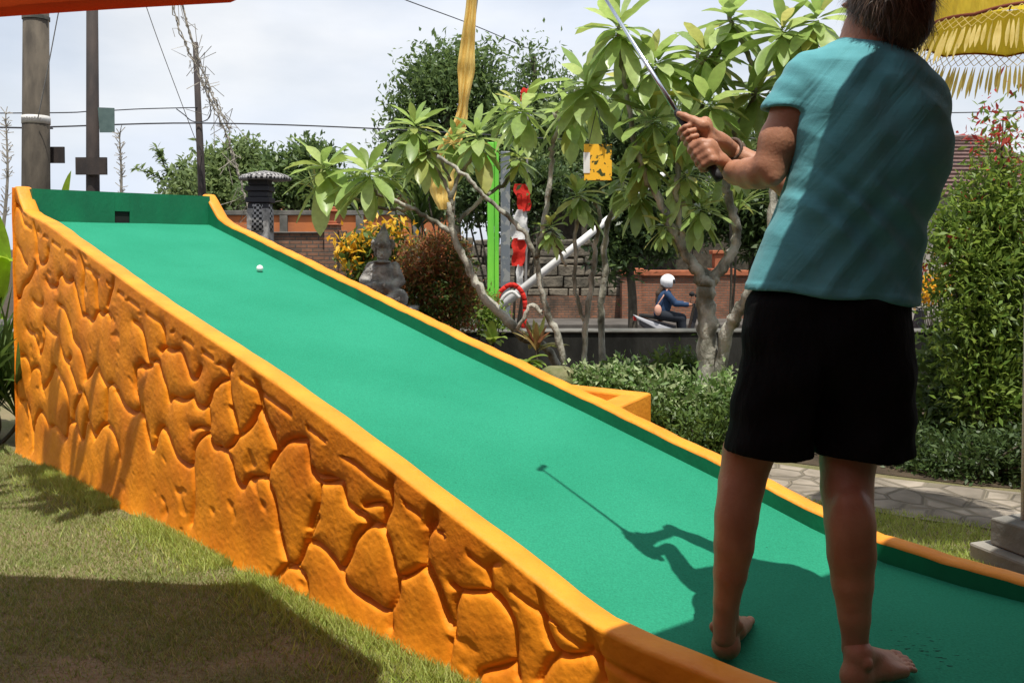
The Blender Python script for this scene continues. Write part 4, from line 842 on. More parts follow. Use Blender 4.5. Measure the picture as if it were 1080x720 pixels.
# far trees
Y = 34.
plant('broadleaf_tree', 'tall dense round tree behind the yellow banner against the sky', 'tree', [blob(x, y, Y + dy, rx, ry) for x, y, dy, rx, ry in ((470, 95, 0, 34, 32), (437, 115, .5, 24, 26), (500, 75, 0, 20, 20), (462, 75, .5, 22, 18), (508, 110, 0, 26, 34), (425, 150, .5, 22, 24), (520, 150, 0, 34, 34), (470, 150, .8, 40, 36), (445, 190, 1, 40, 36), (512, 60, .2, 11, 11), (440, 78, .4, 12, 10), (478, 58, .4, 12, 9))],
      17000, .27, 'leaf_bg', (X_(480, Y), Y, LOW), 5, trunk=.3, cname='crown', shell=.35, spread=2.8)
Y = 36.
plant('broadleaf_tree', 'narrow upright tree just right of the dense round tree, below the end of the cable', 'tree', [blob(x, y, Y, rx, ry) for x, y, rx, ry in ((562, 60, 10, 18), (558, 88, 17, 18), (566, 120, 26, 26), (590, 150, 34, 34), (610, 120, 26, 24), (575, 170, 40, 30), (596, 90, 12, 12))],
      8500, .26, 'leaf_bg', (X_(575, Y), Y, LOW), 6, trunk=.2, cname='crown', shell=.35, spread=2.8)
Y = 26.
plant('pale_tree', 'pale green bushy tree with long arching shoots behind the slim pole', 'tree', [blob(x, y, Y, rx, ry) for x, y, rx, ry in ((225, 190, 34, 26), (252, 178, 26, 24), (205, 200, 28, 18), (275, 195, 22, 24), (240, 210, 50, 22), (262, 162, 12, 12), (228, 168, 12, 9))],
      9000, .22, 'leaf_bg2', (X_(235, Y), Y, LOW), 7, trunk=.2, cname='crown', shell=.35)
# arching shoots as a plant of its own part of that tree
r = [o for o in COL.objects if o.name.startswith('pale_tree')][0]
b = MB(); VV, FF = [], []; rnd = random.Random(2)
for pts in ([(215, 205), (185, 195), (163, 186), (143, 177)], [(200, 205), (182, 190), (172, 172), (166, 157)], [(205, 205), (195, 192), (192, 180), (193, 172)], [(240, 190), (236, 170), (238, 158)]):
    P = spline([at(x, y, Y) for x, y in pts], 7); b.tube(P, lerpR([.03, .01], len(P)), 5)
    for p in P[3:]:
        for k in range(5): big_leaf(VV, FF, p, [rnd.uniform(-1, 1), rnd.uniform(-1, .4), rnd.uniform(-.2, 1)], rnd.uniform(.18, .3), .11, ns=3)
b.build('shoot', MT['bark_d'], r); finish(VV, FF, 'shoot_leaves', MT['leaf_bg2'], r)
Y = 24.
plant('hedge_tree', 'rounded green tree behind the shrine and leftmost frangipani leaves', 'tree', [blob(x, y, Y, rx, ry) for x, y, rx, ry in ((300, 185, 24, 22), (325, 168, 16, 18), (285, 205, 26, 16), (330, 200, 30, 22), (345, 165, 9, 10))], 7000, .2, 'leaf_bg', (X_(310, Y), Y, LOW), 8, trunk=.18, cname='crown', shell=.4)
plant('hedge_tree', 'low green tree top between the two pink tiled roofs', 'tree', [blob(x, y, Y + 3, rx, ry) for x, y, rx, ry in ((375, 205, 26, 18), (350, 212, 26, 12), (398, 208, 18, 16))], 4000, .2, 'leaf_bg', (X_(375, Y + 3), Y + 3, LOW), 9, trunk=.15, cname='crown', shell=.4)
Y = 20.
plant('broadleaf_tree', 'dark leafy tree in front of the open shelter, left of the largest frangipani fork', 'tree', [blob(x, y, Y, rx, ry) for x, y, rx, ry in ((655, 235, 26, 28), (680, 215, 34, 32), (650, 268, 22, 22), (700, 180, 40, 40), (640, 200, 30, 28), (665, 150, 40, 36), (690, 250, 22, 26))], 12000, .19, 'leaf_dark', (X_(668, Y), Y, LOW), 10, trunk=.12, cname='crown', shell=.4)
Y = 28.5
plant('broadleaf_tree', 'wide green tree filling the gap behind the orange sign', 'tree', [blob(x, y, Y + 6, rx, ry) for x, y, rx, ry in ((620, 150, 40, 34), (660, 130, 44, 38), (580, 175, 44, 26), (720, 140, 50, 44), (770, 150, 44, 44), (820, 170, 40, 50), (600, 120, 30, 22))], 17000, .24, 'leaf_bg2', (X_(650, Y), Y + 6, LOW), 11, trunk=.25, cname='crown', shell=.4)
Y = 22.
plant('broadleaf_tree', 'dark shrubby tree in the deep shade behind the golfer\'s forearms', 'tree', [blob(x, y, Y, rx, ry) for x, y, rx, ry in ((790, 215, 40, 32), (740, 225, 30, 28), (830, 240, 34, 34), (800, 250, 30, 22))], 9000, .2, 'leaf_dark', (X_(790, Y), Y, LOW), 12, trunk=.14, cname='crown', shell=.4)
# strap leaved plants before the orange panel wall / behind banner
def strap_plant(name, label, cat, px, py, Y, n, L, W, mat, seed, base=None, droop=1.3, elr=(35, 85), nheads=1, spread=.3, group=None):
    rnd = random.Random(seed); c = at(px, py, Y); bz = 0 if base is None else base
    r = thing(name, label, cat, (c[0], c[1], bz), group); VV, FF = [], []; b = MB()
    for h in range(nheads):
        o = c + np.array([rnd.uniform(-spread, spread), rnd.uniform(-spread, spread) * .5, rnd.uniform(-spread, spread) * .6]) * (h > 0)
        for k in range(n):
            az = rnd.uniform(0, 6.28); el = math.radians(rnd.uniform(*elr)); l_ = L * rnd.uniform(.7, 1.2)
            big_leaf(VV, FF, o + RNG.normal(0, .01, 3), [math.cos(az) * math.cos(el), math.sin(az) * math.cos(el), math.sin(el)], l_, W * rnd.uniform(.8, 1.2), droop * rnd.uniform(.6, 1.3), .3, wide=.45)
        b.tube(spline([(c[0] + rnd.uniform(-.03, .03), c[1], bz), (np.array([c[0], c[1], bz]) + o) / 2 + np.array([.02, 0, 0]), tuple(o)], 4), .015 * max(1, L), 6)
    finish(VV, FF, 'leaves', MT[mat], r); b.build('stem', MT['bark_d'], r, True); return r
strap_plant('dracaena', 'dense dark strap leaved plants between the yellow banner and the green post', 'plant', 485, 225, 15., 26, .75, .06, 'leaf_mid', 21, nheads=9, spread=.75, base=LOW)
strap_plant('dracaena', 'strap leaved plant left of the yellow banner before the orange panel wall', 'plant', 445, 222, 16., 24, .8, .06, 'leaf_mid', 22, nheads=6, spread=.55, base=LOW)
strap_plant('dracaena', 'spiky pale leaved plant on the brick wall left of its pillar', 'plant', 352, 212, 19., 26, .6, .04, 'leaf_strap', 23, nheads=3, spread=.4, base=LOW)
strap_plant('dracaena', 'drooping strap leaved plant behind the fork of the largest frangipani', 'plant', 770, 228, 12., 26, .6, .05, 'leaf_strap', 24, nheads=3, spread=.3)
Y = 13.5
plant('shrub', 'dark green shrub behind the green post and red streamer', 'shrub', [blob(x, y, Y, rx, ry) for x, y, rx, ry in ((545, 215, 30, 36), (500, 205, 24, 30), (575, 200, 26, 24))], 5000, .12, 'leaf_dark', (X_(535, Y), Y, LOW), 25, stems=8, stemr=.03)

# crotons and copper shrubs beyond the ramp
Y = 8.2
plant('croton', 'yellow flowering looking croton bush with bright golden leaves behind the statue', 'shrub', [blob(x, y, Y, rx, ry) for x, y, rx, ry in ((378, 268, 10, 10), (396, 256, 10, 8), (420, 256, 8, 8), (388, 284, 16, 16), (418, 276, 12, 16))], 800, .10, 'leaf_mid', (X_(400, Y), Y, 0), 31, stems=10,
      extra=[([blob(x, y, Y, rx, ry) for x, y, rx, ry in ((371, 264, 8, 8), (385, 258, 6, 6), (398, 246, 7, 6), (422, 248, 6, 8), (379, 274, 6, 5))], 520, .085, 'leaf_croton', 'yellow_leaves')], ar=2.6, up=.8)
Y = 7.9
plant('copper_shrub', 'rounded reddish copper leaved shrub right of the statue', 'shrub', [blob(x, y, Y, rx, ry) for x, y, rx, ry in ((445, 278, 26, 27), (468, 272, 26, 24), (470, 305, 30, 30), (440, 315, 26, 30), (485, 320, 20, 26))], 9000, .045, 'leaf_copper', (X_(460, Y), Y, 0), 32, stems=14, ar=2.6, shell=.6,
      extra=[([blob(x, y, Y, rx, ry) for x, y, rx, ry in ((460, 318, 36, 34), (482, 282, 18, 20))], 3500, .045, 'leaf_mid', 'green_leaves')])
Y = 8.6
plant('lime_shrub', 'small lime and orange shrub at the foot of the green post', 'shrub', [blob(x, y, Y, rx, ry) for x, y, rx, ry in ((505, 325, 20, 18), (520, 338, 14, 12))], 1600, .05, 'leaf_lime', (X_(508, Y), Y, 0), 33, stems=8)
strap_plant('cordyline', 'variegated cordyline with yellow striped leaves above the mossy rock', 'plant', 566, 368, 7.0, 24, .24, .045, 'leaf_cord', 34, droop=1.0, elr=(15, 80))
strap_plant('cordyline', 'small broad leaved plant left of the striped cordyline', 'plant', 520, 362, 7.2, 9, .17, .07, 'leaf_lime', 35, droop=1.0, elr=(20, 85))
strap_plant('hosta', 'flat pale green leaves spilling over the mossy rock', 'plant', 556, 384, 6.6, 14, .16, .07, 'leaf_lime', 36, droop=1.4, elr=(5, 40))
c = at(588, 391, 6.7); S = SDF((c[0] - .3, c[1] - .3, -.02), (c[0] + .3, c[1] + .3, .55), .012); S.ell((c[0], c[1], c[2] - .1), (.17, .14, .15), .02); S.ell((c[0] + .05, c[1], .12), (.18, .16, .2), .04); S.ell((c[0] - .1, c[1], .1), (.15, .16, .2), .04)
V, Q = S.mesh(); V[:, 2] = np.minimum(V[:, 2], c[2] + .03); V += .01 * noise3(V, 22, 4)[:, None]
MT['moss'] = M('mossy_rock', (.20, .19, .10), .95, (.10, .12, .04), 9, 7, .01, 50)
tag(link('garden_rock', npmesh(V, Q), MT['moss'], None, True), 'flat topped mossy rock by the frangipani stems', 'rock')
# variegated shrubs and dark ground shrubs
def shrub_row(specs):
    for lab, bl, n, sz, mat, base, seed, kw in specs: plant('shrub', lab, 'shrub', [blob(*q) for q in bl], n, sz, mat, base, seed, **kw)
Y = 6.7
shrub_row([
 ('pale variegated shrub just behind the orange obstacle box', [(625, 400, Y, 22, 10), (655, 396, Y, 26, 10), (605, 406, Y, 12, 7), (680, 404, Y, 18, 11), (640, 411, Y, 32, 11)], 3600, .055, 'leaf_var', (X_(645, Y), Y, 0), 41, dict(stems=10, ar=2.2)),
 ('dark leafy shrub between the variegated shrub and the largest frangipani trunk', [(705, 400, Y, 26, 18), (722, 392, Y, 16, 18), (735, 415, Y, 26, 24), (700, 425, Y, 30, 22)], 3600, .075, 'leaf_mid', (X_(712, Y), Y, 0), 42, dict(stems=12, ar=2.8)),
 ('variegated leafy shrub at the foot of the largest frangipani trunk', [(715, 415, 6.1, 18, 20), (765, 420, 6.1, 22, 24), (740, 435, 6.1, 28, 22), (700, 412, 6.1, 14, 12)], 3000, .06, 'leaf_var', (X_(738, 6.1), 6.1, 0), 43, dict(stems=10, ar=2.6)),
 ('dark low shrub right behind the ramp kerb beside the golfer\'s left knee', [(735, 462, 5.7, 36, 22), (765, 455, 5.7, 28, 26), (700, 445, 5.8, 22, 18), (790, 470, 5.8, 26, 20)], 4200, .05, 'leaf_mid', (X_(745, 5.7), 5.7, 0), 44, dict(stems=12, ar=2.6)),
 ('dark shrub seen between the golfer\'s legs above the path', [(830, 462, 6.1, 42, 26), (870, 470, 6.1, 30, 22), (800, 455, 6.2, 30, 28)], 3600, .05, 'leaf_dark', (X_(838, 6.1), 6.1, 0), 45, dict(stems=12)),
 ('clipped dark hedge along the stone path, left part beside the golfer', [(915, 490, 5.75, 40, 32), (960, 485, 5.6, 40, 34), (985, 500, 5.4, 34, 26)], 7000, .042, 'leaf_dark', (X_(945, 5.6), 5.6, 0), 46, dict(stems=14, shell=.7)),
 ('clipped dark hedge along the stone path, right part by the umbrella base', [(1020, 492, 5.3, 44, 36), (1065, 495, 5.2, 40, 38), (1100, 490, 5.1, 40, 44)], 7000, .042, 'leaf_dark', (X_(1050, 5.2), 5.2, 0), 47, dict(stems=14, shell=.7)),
 ('broad leaved dark shrub against the wall right of the black shorts', [(995, 410, 6.6, 26, 44), (985, 450, 6.4, 28, 30), (1010, 380, 6.6, 20, 26)], 1900, .11, 'leaf_mid', (X_(995, 6.5), 6.5, 0), 48, dict(stems=10, ar=3.2)),
 ('yellow green shrub glimpsed beyond the wall at the golfer\'s right hip', [(984, 303, 13., 14, 8), (975, 310, 13., 10, 6)], 350, .11, 'leaf_croton', (X_(985, 13.), 13., LOW), 49, dict(stems=8)),
])
Y = 5.9
plant('red_tip_shrub', 'tall glossy shrub with red new tips at the right edge beneath the yellow umbrella', 'shrub',
      [blob(x, y, Y, rx, ry) for x, y, rx, ry in ((1054, 140, 9, 28), (1050, 180, 20, 26), (1034, 222, 30, 30), (1068, 215, 34, 40), (1012, 262, 38, 36), (1055, 265, 44, 40), (1030, 310, 46, 44), (1080, 300, 30, 50), (1035, 360, 42, 40), (1075, 370, 34, 50), (1040, 410, 46, 40), (1085, 430, 30, 44), (1000, 235, 16, 20))],
      13000, .062, 'leaf_lime', (X_(1045, Y), Y, 0), 51, stems=26, stemr=.012, ar=3.0, shell=.3, spread=2.6,
      extra=[([blob(x, y, Y - .05, rx, ry)], int(rx * ry * .2) + 8, .055, 'leaf_red', 'red_tip') for x, y, rx, ry in ((1052, 118, 9, 16), (1038, 152, 22, 12), (1062, 140, 18, 14), (1012, 258, 10, 6), (985, 262, 5, 5), (1022, 228, 8, 7), (1068, 248, 7, 6), (983, 285, 5, 5), (1055, 170, 14, 8))] + [([blob(x, y, Y + .15, rx, ry) for x, y, rx, ry in ((1045, 340, 48, 70), (1050, 430, 50, 60), (1040, 260, 36, 60))], 9000, .06, 'leaf_mid', 'inner_leaves')])
# bright banana like plants on the far left
VV, FF = [], []; Y = 6.5; r = thing('banana_plant', 'bright lime green banana plant at the left edge beside the ramp corner', 'plant', (X_(-40, Y), Y, 0))
for (x, y, dx, dz, L, W, dr) in ((-12, 330, .10, 1.2, .95, .34, .15), (-20, 370, .35, 1.0, .75, .30, .5), (-40, 350, .6, .6, .5, .26, 1.2), (-25, 300, .2, 1.1, .7, .26, .9), (-30, 400, .7, .6, .4, .22, 1.2), (-10, 300, -.4, 1., .7, .24, 1.2), (-60, 300, -.5, 1., .8, .26, .9), (-25, 420, .55, .6, .42, .22, 1.2), (-18, 290, .45, .5, .5, .26, 1.9)):
    big_leaf(VV, FF, at(x, y, Y) + RNG.normal(0, .04, 3), [dx, -.15, dz], L, W, dr, .35, ns=12, wide=.5)
finish(VV, FF, 'leaves', MT['leaf_bright'], r); b = MB(); b.tube(spline([(X_(-30, Y), Y, 0), at(-32, 380, Y), at(-30, 290, Y)], 4), .05, 8); b.build('stem', MT['leaf_bright'], r, True)
strap_plant('grassy_plant', 'dark grassy plant with long arching leaves behind the ramp corner at the left edge', 'plant', -4, 430, 6.1, 46, .85, .035, 'leaf_mid', 61, droop=1.3, elr=(40, 85), nheads=4, spread=.25)
VV, FF = [], []; Y = 6.6; r = thing('banana_plant', 'single lime leaf tip poking up behind the ramp backboard', 'plant', (X_(68, Y), Y, 0))
big_leaf(VV, FF, at(66, 245, Y), [.15, 0, 1], .46, .12, .1, .4, ns=12, wide=.5); b = MB(); b.tube([(X_(66, Y), Y, 0), at(66, 245, Y)], .02, 6)
finish(VV, FF, 'leaf', MT['leaf_bright'], r); b.build('stem', MT['leaf_bright'], r)

# ================================================================= YELLOW CEREMONIAL UMBRELLA
px_, Yp = 1080, 4.05; ux = X_(px_, Yp) * 1.0; uc = gz(1080, 566, 0.13); ux, uy = uc[0], uc[1]
r = thing('stone_block_base', 'two stepped weathered concrete blocks carrying the yellow umbrella pole', 'umbrella base', (ux, uy, 0))
b = MB(); b.box((ux - .145, uy - .145, 0), (ux + .145, uy + .145, .08), rz=.35, jit=.004); b.build('lower_slab', MT['concrete'], r, bevel=.012)
b = MB(); b.box((ux - .09, uy - .09, .081), (ux + .09, uy + .09, .20), rz=.35, jit=.003); b.build('upper_block', MT['concrete'], r, bevel=.008)
u = thing('ceremonial_umbrella', 'bright yellow ceremonial umbrella with gold fringe at the top right corner', 'umbrella', (ux, uy, .20))
b = MB(); b.tube([(ux, uy, .20), (ux, uy, 2.72)], .014, 10); b.build('pole', MT['white'], u, True)
NU = 10; zr = 2.455; Rr = .44; n = 120
def ring(fr, fz): return [(ux + fr(a) * math.cos(a), uy + fr(a) * math.sin(a), fz(a)) for a in np.linspace(0, 2 * math.pi, n, endpoint=False)]
sc = lambda a: abs(math.sin(a * NU / 2))
def band(lv, mat, nm, par=u):
    b = MB(); V = sum(lv, []); b.add(V, [(i * n + k, i * n + (k + 1) % n, (i + 1) * n + (k + 1) % n, (i + 1) * n + k) for i in range(len(lv) - 1) for k in range(n)]); return b.build(nm, mat, par, True)
band([ring(lambda a, t=t: max(.02, Rr * t * (1 - .035 * t * sc(a))), lambda a, t=t: zr + .20 * (1 - t ** 1.5) - .012 * t * sc(a)) for t in (.01, .2, .4, .6, .8, .95, 1.0)], MT['parasol_yellow'], 'canopy')
pl = lambda a: .008 * math.sin(a * 60) + .004 * math.sin(a * 37)
band([ring(lambda a, t=t: Rr * (1 - .03 * sc(a)) + .035 * t + pl(a) * (.4 + t), lambda a, t=t: zr - .005 - .20 * t + .015 * sc(a) * t) for t in np.linspace(0, 1, 7)], MT['valance'], 'valance')
band([ring(lambda a, t=t: Rr * (1 - .03 * sc(a)) + .040 + .004 * math.sin(math.pi * t), lambda a, t=t: zr - .198 - .014 * t + .015 * sc(a)) for t in (0, .5, 1)], MT['red_trim'], 'trim')
b = MB(); nn = 84
for k in range(nn):
    for sgn in (-1, 1):
        P = []
        for t in np.linspace(0, 1, 5):
            a = 2 * math.pi * (k + sgn * 1.5 * t) / nn; rr_ = Rr + .035 + .03 * t; P.append((ux + rr_ * math.cos(a), uy + rr_ * math.sin(a), zr - .205 - .05 * t + .012 * sc(a)))
        b.tube(P, .0018, 3, False)
b.build('net', MT['fringe'], u)
VV, FF = [], []; rnd = random.Random(6)
for k in range(170):
    a = 2 * math.pi * (k + rnd.uniform(-.3, .3)) / 170; rr_ = Rr + .06; p = np.array([ux + rr_ * math.cos(a), uy + rr_ * math.sin(a), zr - .25])
    big_leaf(VV, FF, p, [math.cos(a) * .45, math.sin(a) * .45, -.85 + rnd.uniform(-.1, .1)], rnd.uniform(.10, .16), .013, .2, .3, ns=4, tw=rnd.uniform(-.6, .6))
finish(VV, FF, 'fringe', MT['fringe'], u)
b = MB()
for k in range(NU):
    a = 2 * math.pi * k / NU; b.tube([(ux, uy, zr + .17), (ux + Rr * math.cos(a), uy + Rr * math.sin(a), zr - .002)], .004, 5)
b.build('ribs', MT['red_trim'], u)
b = MB(); b.lathe([(.03, 0), (.04, .03), (.018, .05), (.028, .09), (.002, .15)], (ux, uy, zr + .2), 14); b.build('finial', MT['parasol_yellow'], u, True)

# ================================================================= RED PARASOLS (their shade falls on lawn, man and ramp)
def red_parasol(label, corners, apex, polexy, sag=.05, mat='parasol_red'):
    r = thing('garden_parasol', label, 'parasol', (polexy[0], polexy[1], 0)); ap = np.array(apex, float); V = []; n = len(corners); m = 10
    edge = []
    for i in range(n):
        a, c = np.array(corners[i], float), np.array(corners[(i + 1) % n], float)
        for k in range(m):
            t = k / m; p = a + (c - a) * t; mid = math.sin(math.pi * t); cen = unit(np.array([ap[0] - p[0], ap[1] - p[1], 0])); edge.append(p + cen * sag * mid * .6)
    L_ = len(edge); rows = []
    for q in np.linspace(0, 1, 7): rows.append([e * (1 - q) + ap * q - np.array([0, 0, .10 * math.sin(math.pi * q)]) for e in edge])
    lower = [e + np.array([0, 0, -.035]) for e in edge]; V = lower + sum(rows, [])
    b = MB(); b.add(V, [(i * L_ + k, i * L_ + (k + 1) % L_, (i + 1) * L_ + (k + 1) % L_, (i + 1) * L_ + k) for i in range(7) for k in range(L_)]); b.build('canopy', MT[mat], r, True)
    b = MB(); b.tube([(polexy[0], polexy[1], 0), (polexy[0], polexy[1], ap[2] + .05)], .025, 10); b.build('pole', MT['white'], r, True)
    b = MB()
    for c in corners: b.tube([ap - np.array([0, 0, .03]), np.array(c) + np.array([0, 0, -.004])], .009, 6)
    b.build('ribs', MT['white'], r); return r
t1 = at(243, -9, 2.80); t0 = at(-5, 7, 2.90); dl = t0 - t1
red_parasol('orange red parasol whose edge hangs into the top left corner', [t1, t1 + dl * 1.0, t1 + dl * 2.6, (-3.3, -.6, 2.05), (-.9, -.7, 2.1), (-.22, 1.6, 2.12), (-.27, 2.12, 2.12)], (-1.9, .9, 2.75), (-1.9, .9), .012)
red_parasol('orange red parasol above the viewer shading the golfer\'s legs', [(-.05, 1.28, 2.5), (2.9, 3.42, 2.5), (5.2, .2, 2.5), (2.2, -2.2, 2.5)], (2.6, .7, 3.2), (2.6, .7), .0, 'parasol_red2')  # unseen; front edge set by its shade, back widened to block more sky
#==PART4==
# ================================================================= PERSON (the golfer)
def J(px, py, Y, rpx=None, r=None): p = at(px, py, Y); return (p, r if r is not None else rpx * Y / 940)
def build_person():
    at = lambda x, y, Y: globals()['at'](x, y, Y + .055)
    J = lambda px, py, Y, rpx=None, r=None: (at(px, py, Y), r if r is not None else rpx * (Y + .055) / 940)
    X_ = lambda px, Y: (px - 540) / 940 * (Y + .055)
    B = SDF((.30, 1.98, .22), (1.26, 2.92, 2.16), .0068)
    # legs
    RL = [J(912, 395, 2.27, 33), J(902, 450, 2.285, 31), J(894, 485, 2.265, 29.5), J(893, 515, 2.235, 27.5), J(896, 550, 2.19, 26.5), J(898, 585, 2.18, 25.5), J(899, 615, 2.175, 22), J(901, 650, 2.17, 17), J(902, 680, 2.17, 13.5), J(903, 700, 2.17, 13.5)]
    LL = [J(826, 395, 2.30, 33), J(806, 440, 2.30, 31), J(789, 478, 2.30, 27.5), J(782, 510, 2.295, 24.8), J(777, 545, 2.285, 23), J(774, 575, 2.28, 21.5), J(770, 605, 2.285, 18), J(766, 635, 2.295, 14), J(764, 655, 2.30, 12.3), J(764, 672, 2.30, 12.5)]
    for Lg in (RL, LL): B.chain([(p, r * .965) for p, r in Lg], .008)
    # calf muscle bulge towards the camera, buttocks
    B.ell(at(903, 562, 2.155), (.036, .036, .10), .03); B.ell(at(890, 560, 2.155), (.03, .034, .09), .03); B.ell(at(772, 548, 2.262), (.034, .034, .09), .03)
    # feet at finer resolution: heel, arch, ball, five toes
    feet = []
    def foot(h, ang, z0, ank, big):
        h = np.array(h); d = np.array([math.cos(ang), math.sin(ang), 0]); s_ = np.array([-d[1], d[0], 0]) * big     # s_ points to the big toe side
        K = SDF((h[0] - .10, h[1] - .10, z0 - .01), (h[0] + .28, h[1] + .30, z0 + .17), .0038)
        g = lambda f, sd, z: np.array([h[0], h[1], z0]) + d * f + s_ * sd + np.array([0, 0, z])
        K.chain([(ank[0], ank[1]), (g(.004, 0, .085), .031), (g(-.004, 0, .034), .033)], .01)
        K.ell(g(-.012, 0, .028), (.028, .028, .026), .03)
        K.cone(g(0, 0, .030), g(.10, -.008, .026), .030, .026, .015)
        K.cone(g(.02, .002, .078), g(.12, .008, .042), .028, .022, .02)
        K.cone(g(.09, .012, .036), g(.165, .026, .024), .030, .022, .012); K.cone(g(.09, -.018, .028), g(.145, -.030, .017), .026, .017, .012)
        K.cone(g(.10, 0, .034), g(.16, 0, .022), .026, .018, .012)
        K.ell(g(.004, .034, .084), (.012, .012, .014), .01); K.ell(g(-.004, -.034, .074), (.012, .012, .014), .01)
        for sd, st, ln, rr in ((.036, .175, .232, .0130), (.014, .172, .232, .0095), (-.004, .164, .222, .0090), (-.021, .154, .208, .0085), (-.037, .140, .192, .0082)):
            K.chain([(g(st - .02, sd * .85, .022), rr * 1.15), (g((st + ln) / 2, sd, .021), rr * .95), (g(ln - .008, sd, .013), rr)], .0025)
        K.f = np.maximum(K.f, (z0 - .002) - K.grid()[2]); feet.append(K.mesh())
    foot(gz(766, 688, .262), math.radians(68), .255, LL[-3], -1)
    foot(gz(904, 720, .262), math.radians(33), .249, RL[-2], 1)
    # pelvis + trunk
    B.ell(at(868, 365, 2.28), (.145, .09, .12), .04)
    B.chain([J(872, 340, 2.27, r=.12), J(878, 270, 2.28, r=.12), J(895, 190, 2.29, r=.135), J(910, 120, 2.28, r=.12)], .04)
    B.cone(at(862, 92, 2.29), at(968, 108, 2.27), .055, .06, .04)
    B.chain([J(912, 90, 2.27, r=.075), J(910, 55, 2.27, r=.060), J(914, 30, 2.28, r=.058)], .03)
    # left arm
    B.chain([J(848, 92, 2.27, r=.056), J(836, 120, 2.275, r=.053), J(823, 148, 2.28, r=.052), J(813, 175, 2.285, r=.045)], .02)
    B.chain([J(813, 177, 2.285, r=.043), J(802, 182, 2.32, r=.043), J(790, 183, 2.37, r=.041), J(777, 182, 2.44, r=.034), J(768, 180, 2.50, r=.028)], .012)
    B.ell(at(815, 189, 2.262), (.02, .02, .018), .02)
    # right arm (crosses in front of the chest)
    B.chain([J(968, 112, 2.27, r=.056), J(930, 170, 2.44, r=.052), J(868, 214, 2.50, r=.045)], .02)
    B.chain([J(868, 214, 2.50, r=.044), J(838, 197, 2.54, r=.043), J(800, 176, 2.58, r=.034), J(774, 160, 2.60, r=.028)], .02)
    # head: cranium, jaw, nose, ears, brow. gaze towards left-away
    hc = at(930, 11, 2.26); fd = unit([-.50, .86, -.05]); sd = unit(np.cross(fd, [0, 0, 1])); up = np.cross(sd, fd)
    q = lambda f, s_, u_: hc + fd * f + sd * s_ + up * u_
    A = (sd, fd, up)
    B.ell(q(-.015, 0, .02), (.076, .094, .095), .02, A); B.ell(q(.03, 0, -.06), (.056, .062, .07), .03, A); B.ell(q(.055, 0, -.095), (.03, .03, .022), .02, A)
    B.cone(q(.088, 0, .02), q(.113, 0, -.022), .009, .013, .01); B.ell(q(.10, 0, -.03), (.018, .012, .009), .008, A)
    B.ell(q(.078, .03, .03), (.026, .014, .008), .01, A); B.ell(q(.078, -.03, .03), (.026, .014, .008), .01, A)
    B.ell(q(.090, 0, -.058), (.022, .01, .006), .006, A); B.ell(q(.088, 0, -.068), (.019, .01, .006), .006, A)
    for e in (-1, 1): B.ell(q(-.008, e * .076, -.012), (.010, .02, .032), .006, A); B.ell(q(-.004, e * .080, -.034), (.008, .011, .012), .005, A)
    V, Q = B.mesh()
    # hands at finer resolution, rooted inside the wrists; one mesh with the body
    Gt = at(722, 131, 2.50); Tp = np.array([.235, 2.80, 2.215]); g = unit(Tp - Gt)          # club axis, pointing to the head
    # let the axis match the photograph line
    Bt = Gt - g * .20                                                                    # butt end
    view = unit(Gt - O); lat = unit(np.cross(g, view)); dep = unit(np.cross(lat, g))      # lat: across the picture, dep: away from camera
    if lat[0] < 0: lat = -lat
    if dep[1] < 0: dep = -dep
    Hn = SDF((.36, 2.36, 1.42), (.74, 2.84, 1.74), .0026)
    def P_(a, l, d): return Gt + g * a + lat * l + dep * d            # a along the shaft (towards tip), l right, d away
    def wr(px, py, Y): return at(px, py, Y)
    w1 = wr(772, 159, 2.60)
    # right hand (nearer the club head)
    palm = P_(-.045, .045, .012)
    Hn.cone(w1, w1 + (palm - w1) * .5, .0255, .023, .01)
    for a, rr in ((-.010, .0135), (-.030, .0135), (-.050, .013), (-.068, .012)): Hn.chain([(w1 + (palm - w1) * .35, .017), (P_(a - .004, .036, .020), rr), (P_(a, .020, .026), rr)], .012)
    Hn.ell(P_(-.040, .044, .004), (.022, .015, .030), .014)
    def finger(a, da, rr, d0=1., end=200, rad=.0235, start=20, l0=.0):
        # curls around the shaft from the far side (dep) via left to the camera side
        pts = []
        for t in np.linspace(0, 1, 7):
            an = math.radians(start + (end - start) * t); k = 1 + .10 * math.sin(t * math.pi * 3)      # knuckles stand out
            pts.append((P_(a + da * t, -math.sin(an) * rad * k + l0, math.cos(an) * rad * k), rr * (1.04 - .16 * t) * (1 + .05 * math.cos(t * math.pi * 6))))
        Hn.chain(pts, .0035)
    for a, e_, rr in ((-.012, 205, .0088), (-.031, 212, .0092), (-.050, 208, .0088), (-.067, 196, .0076)): finger(a, -.010, rr, end=e_)
    # right thumb lies along the shaft on the camera side, from the palm's side
    Hn.chain([(w1 + (palm - w1) * .3, .018), (P_(-.040, .040, -.012), .0165), (P_(-.014, .026, -.017), .0125), (P_(.012, .011, -.018), .0105), (P_(.028, .002, -.017), .0088)], .006)
    # left hand (at the butt end): back of the hand faces the camera, fingers go over the top to the far side
    w2 = wr(768, 180, 2.50); pl2 = P_(-.125, .026, -.022)
    Hn.cone(w2, w2 + (pl2 - w2) * .5, .027, .023, .01)
    Hn.ell(P_(-.120, .018, -.022), (.028, .015, .036), .014)
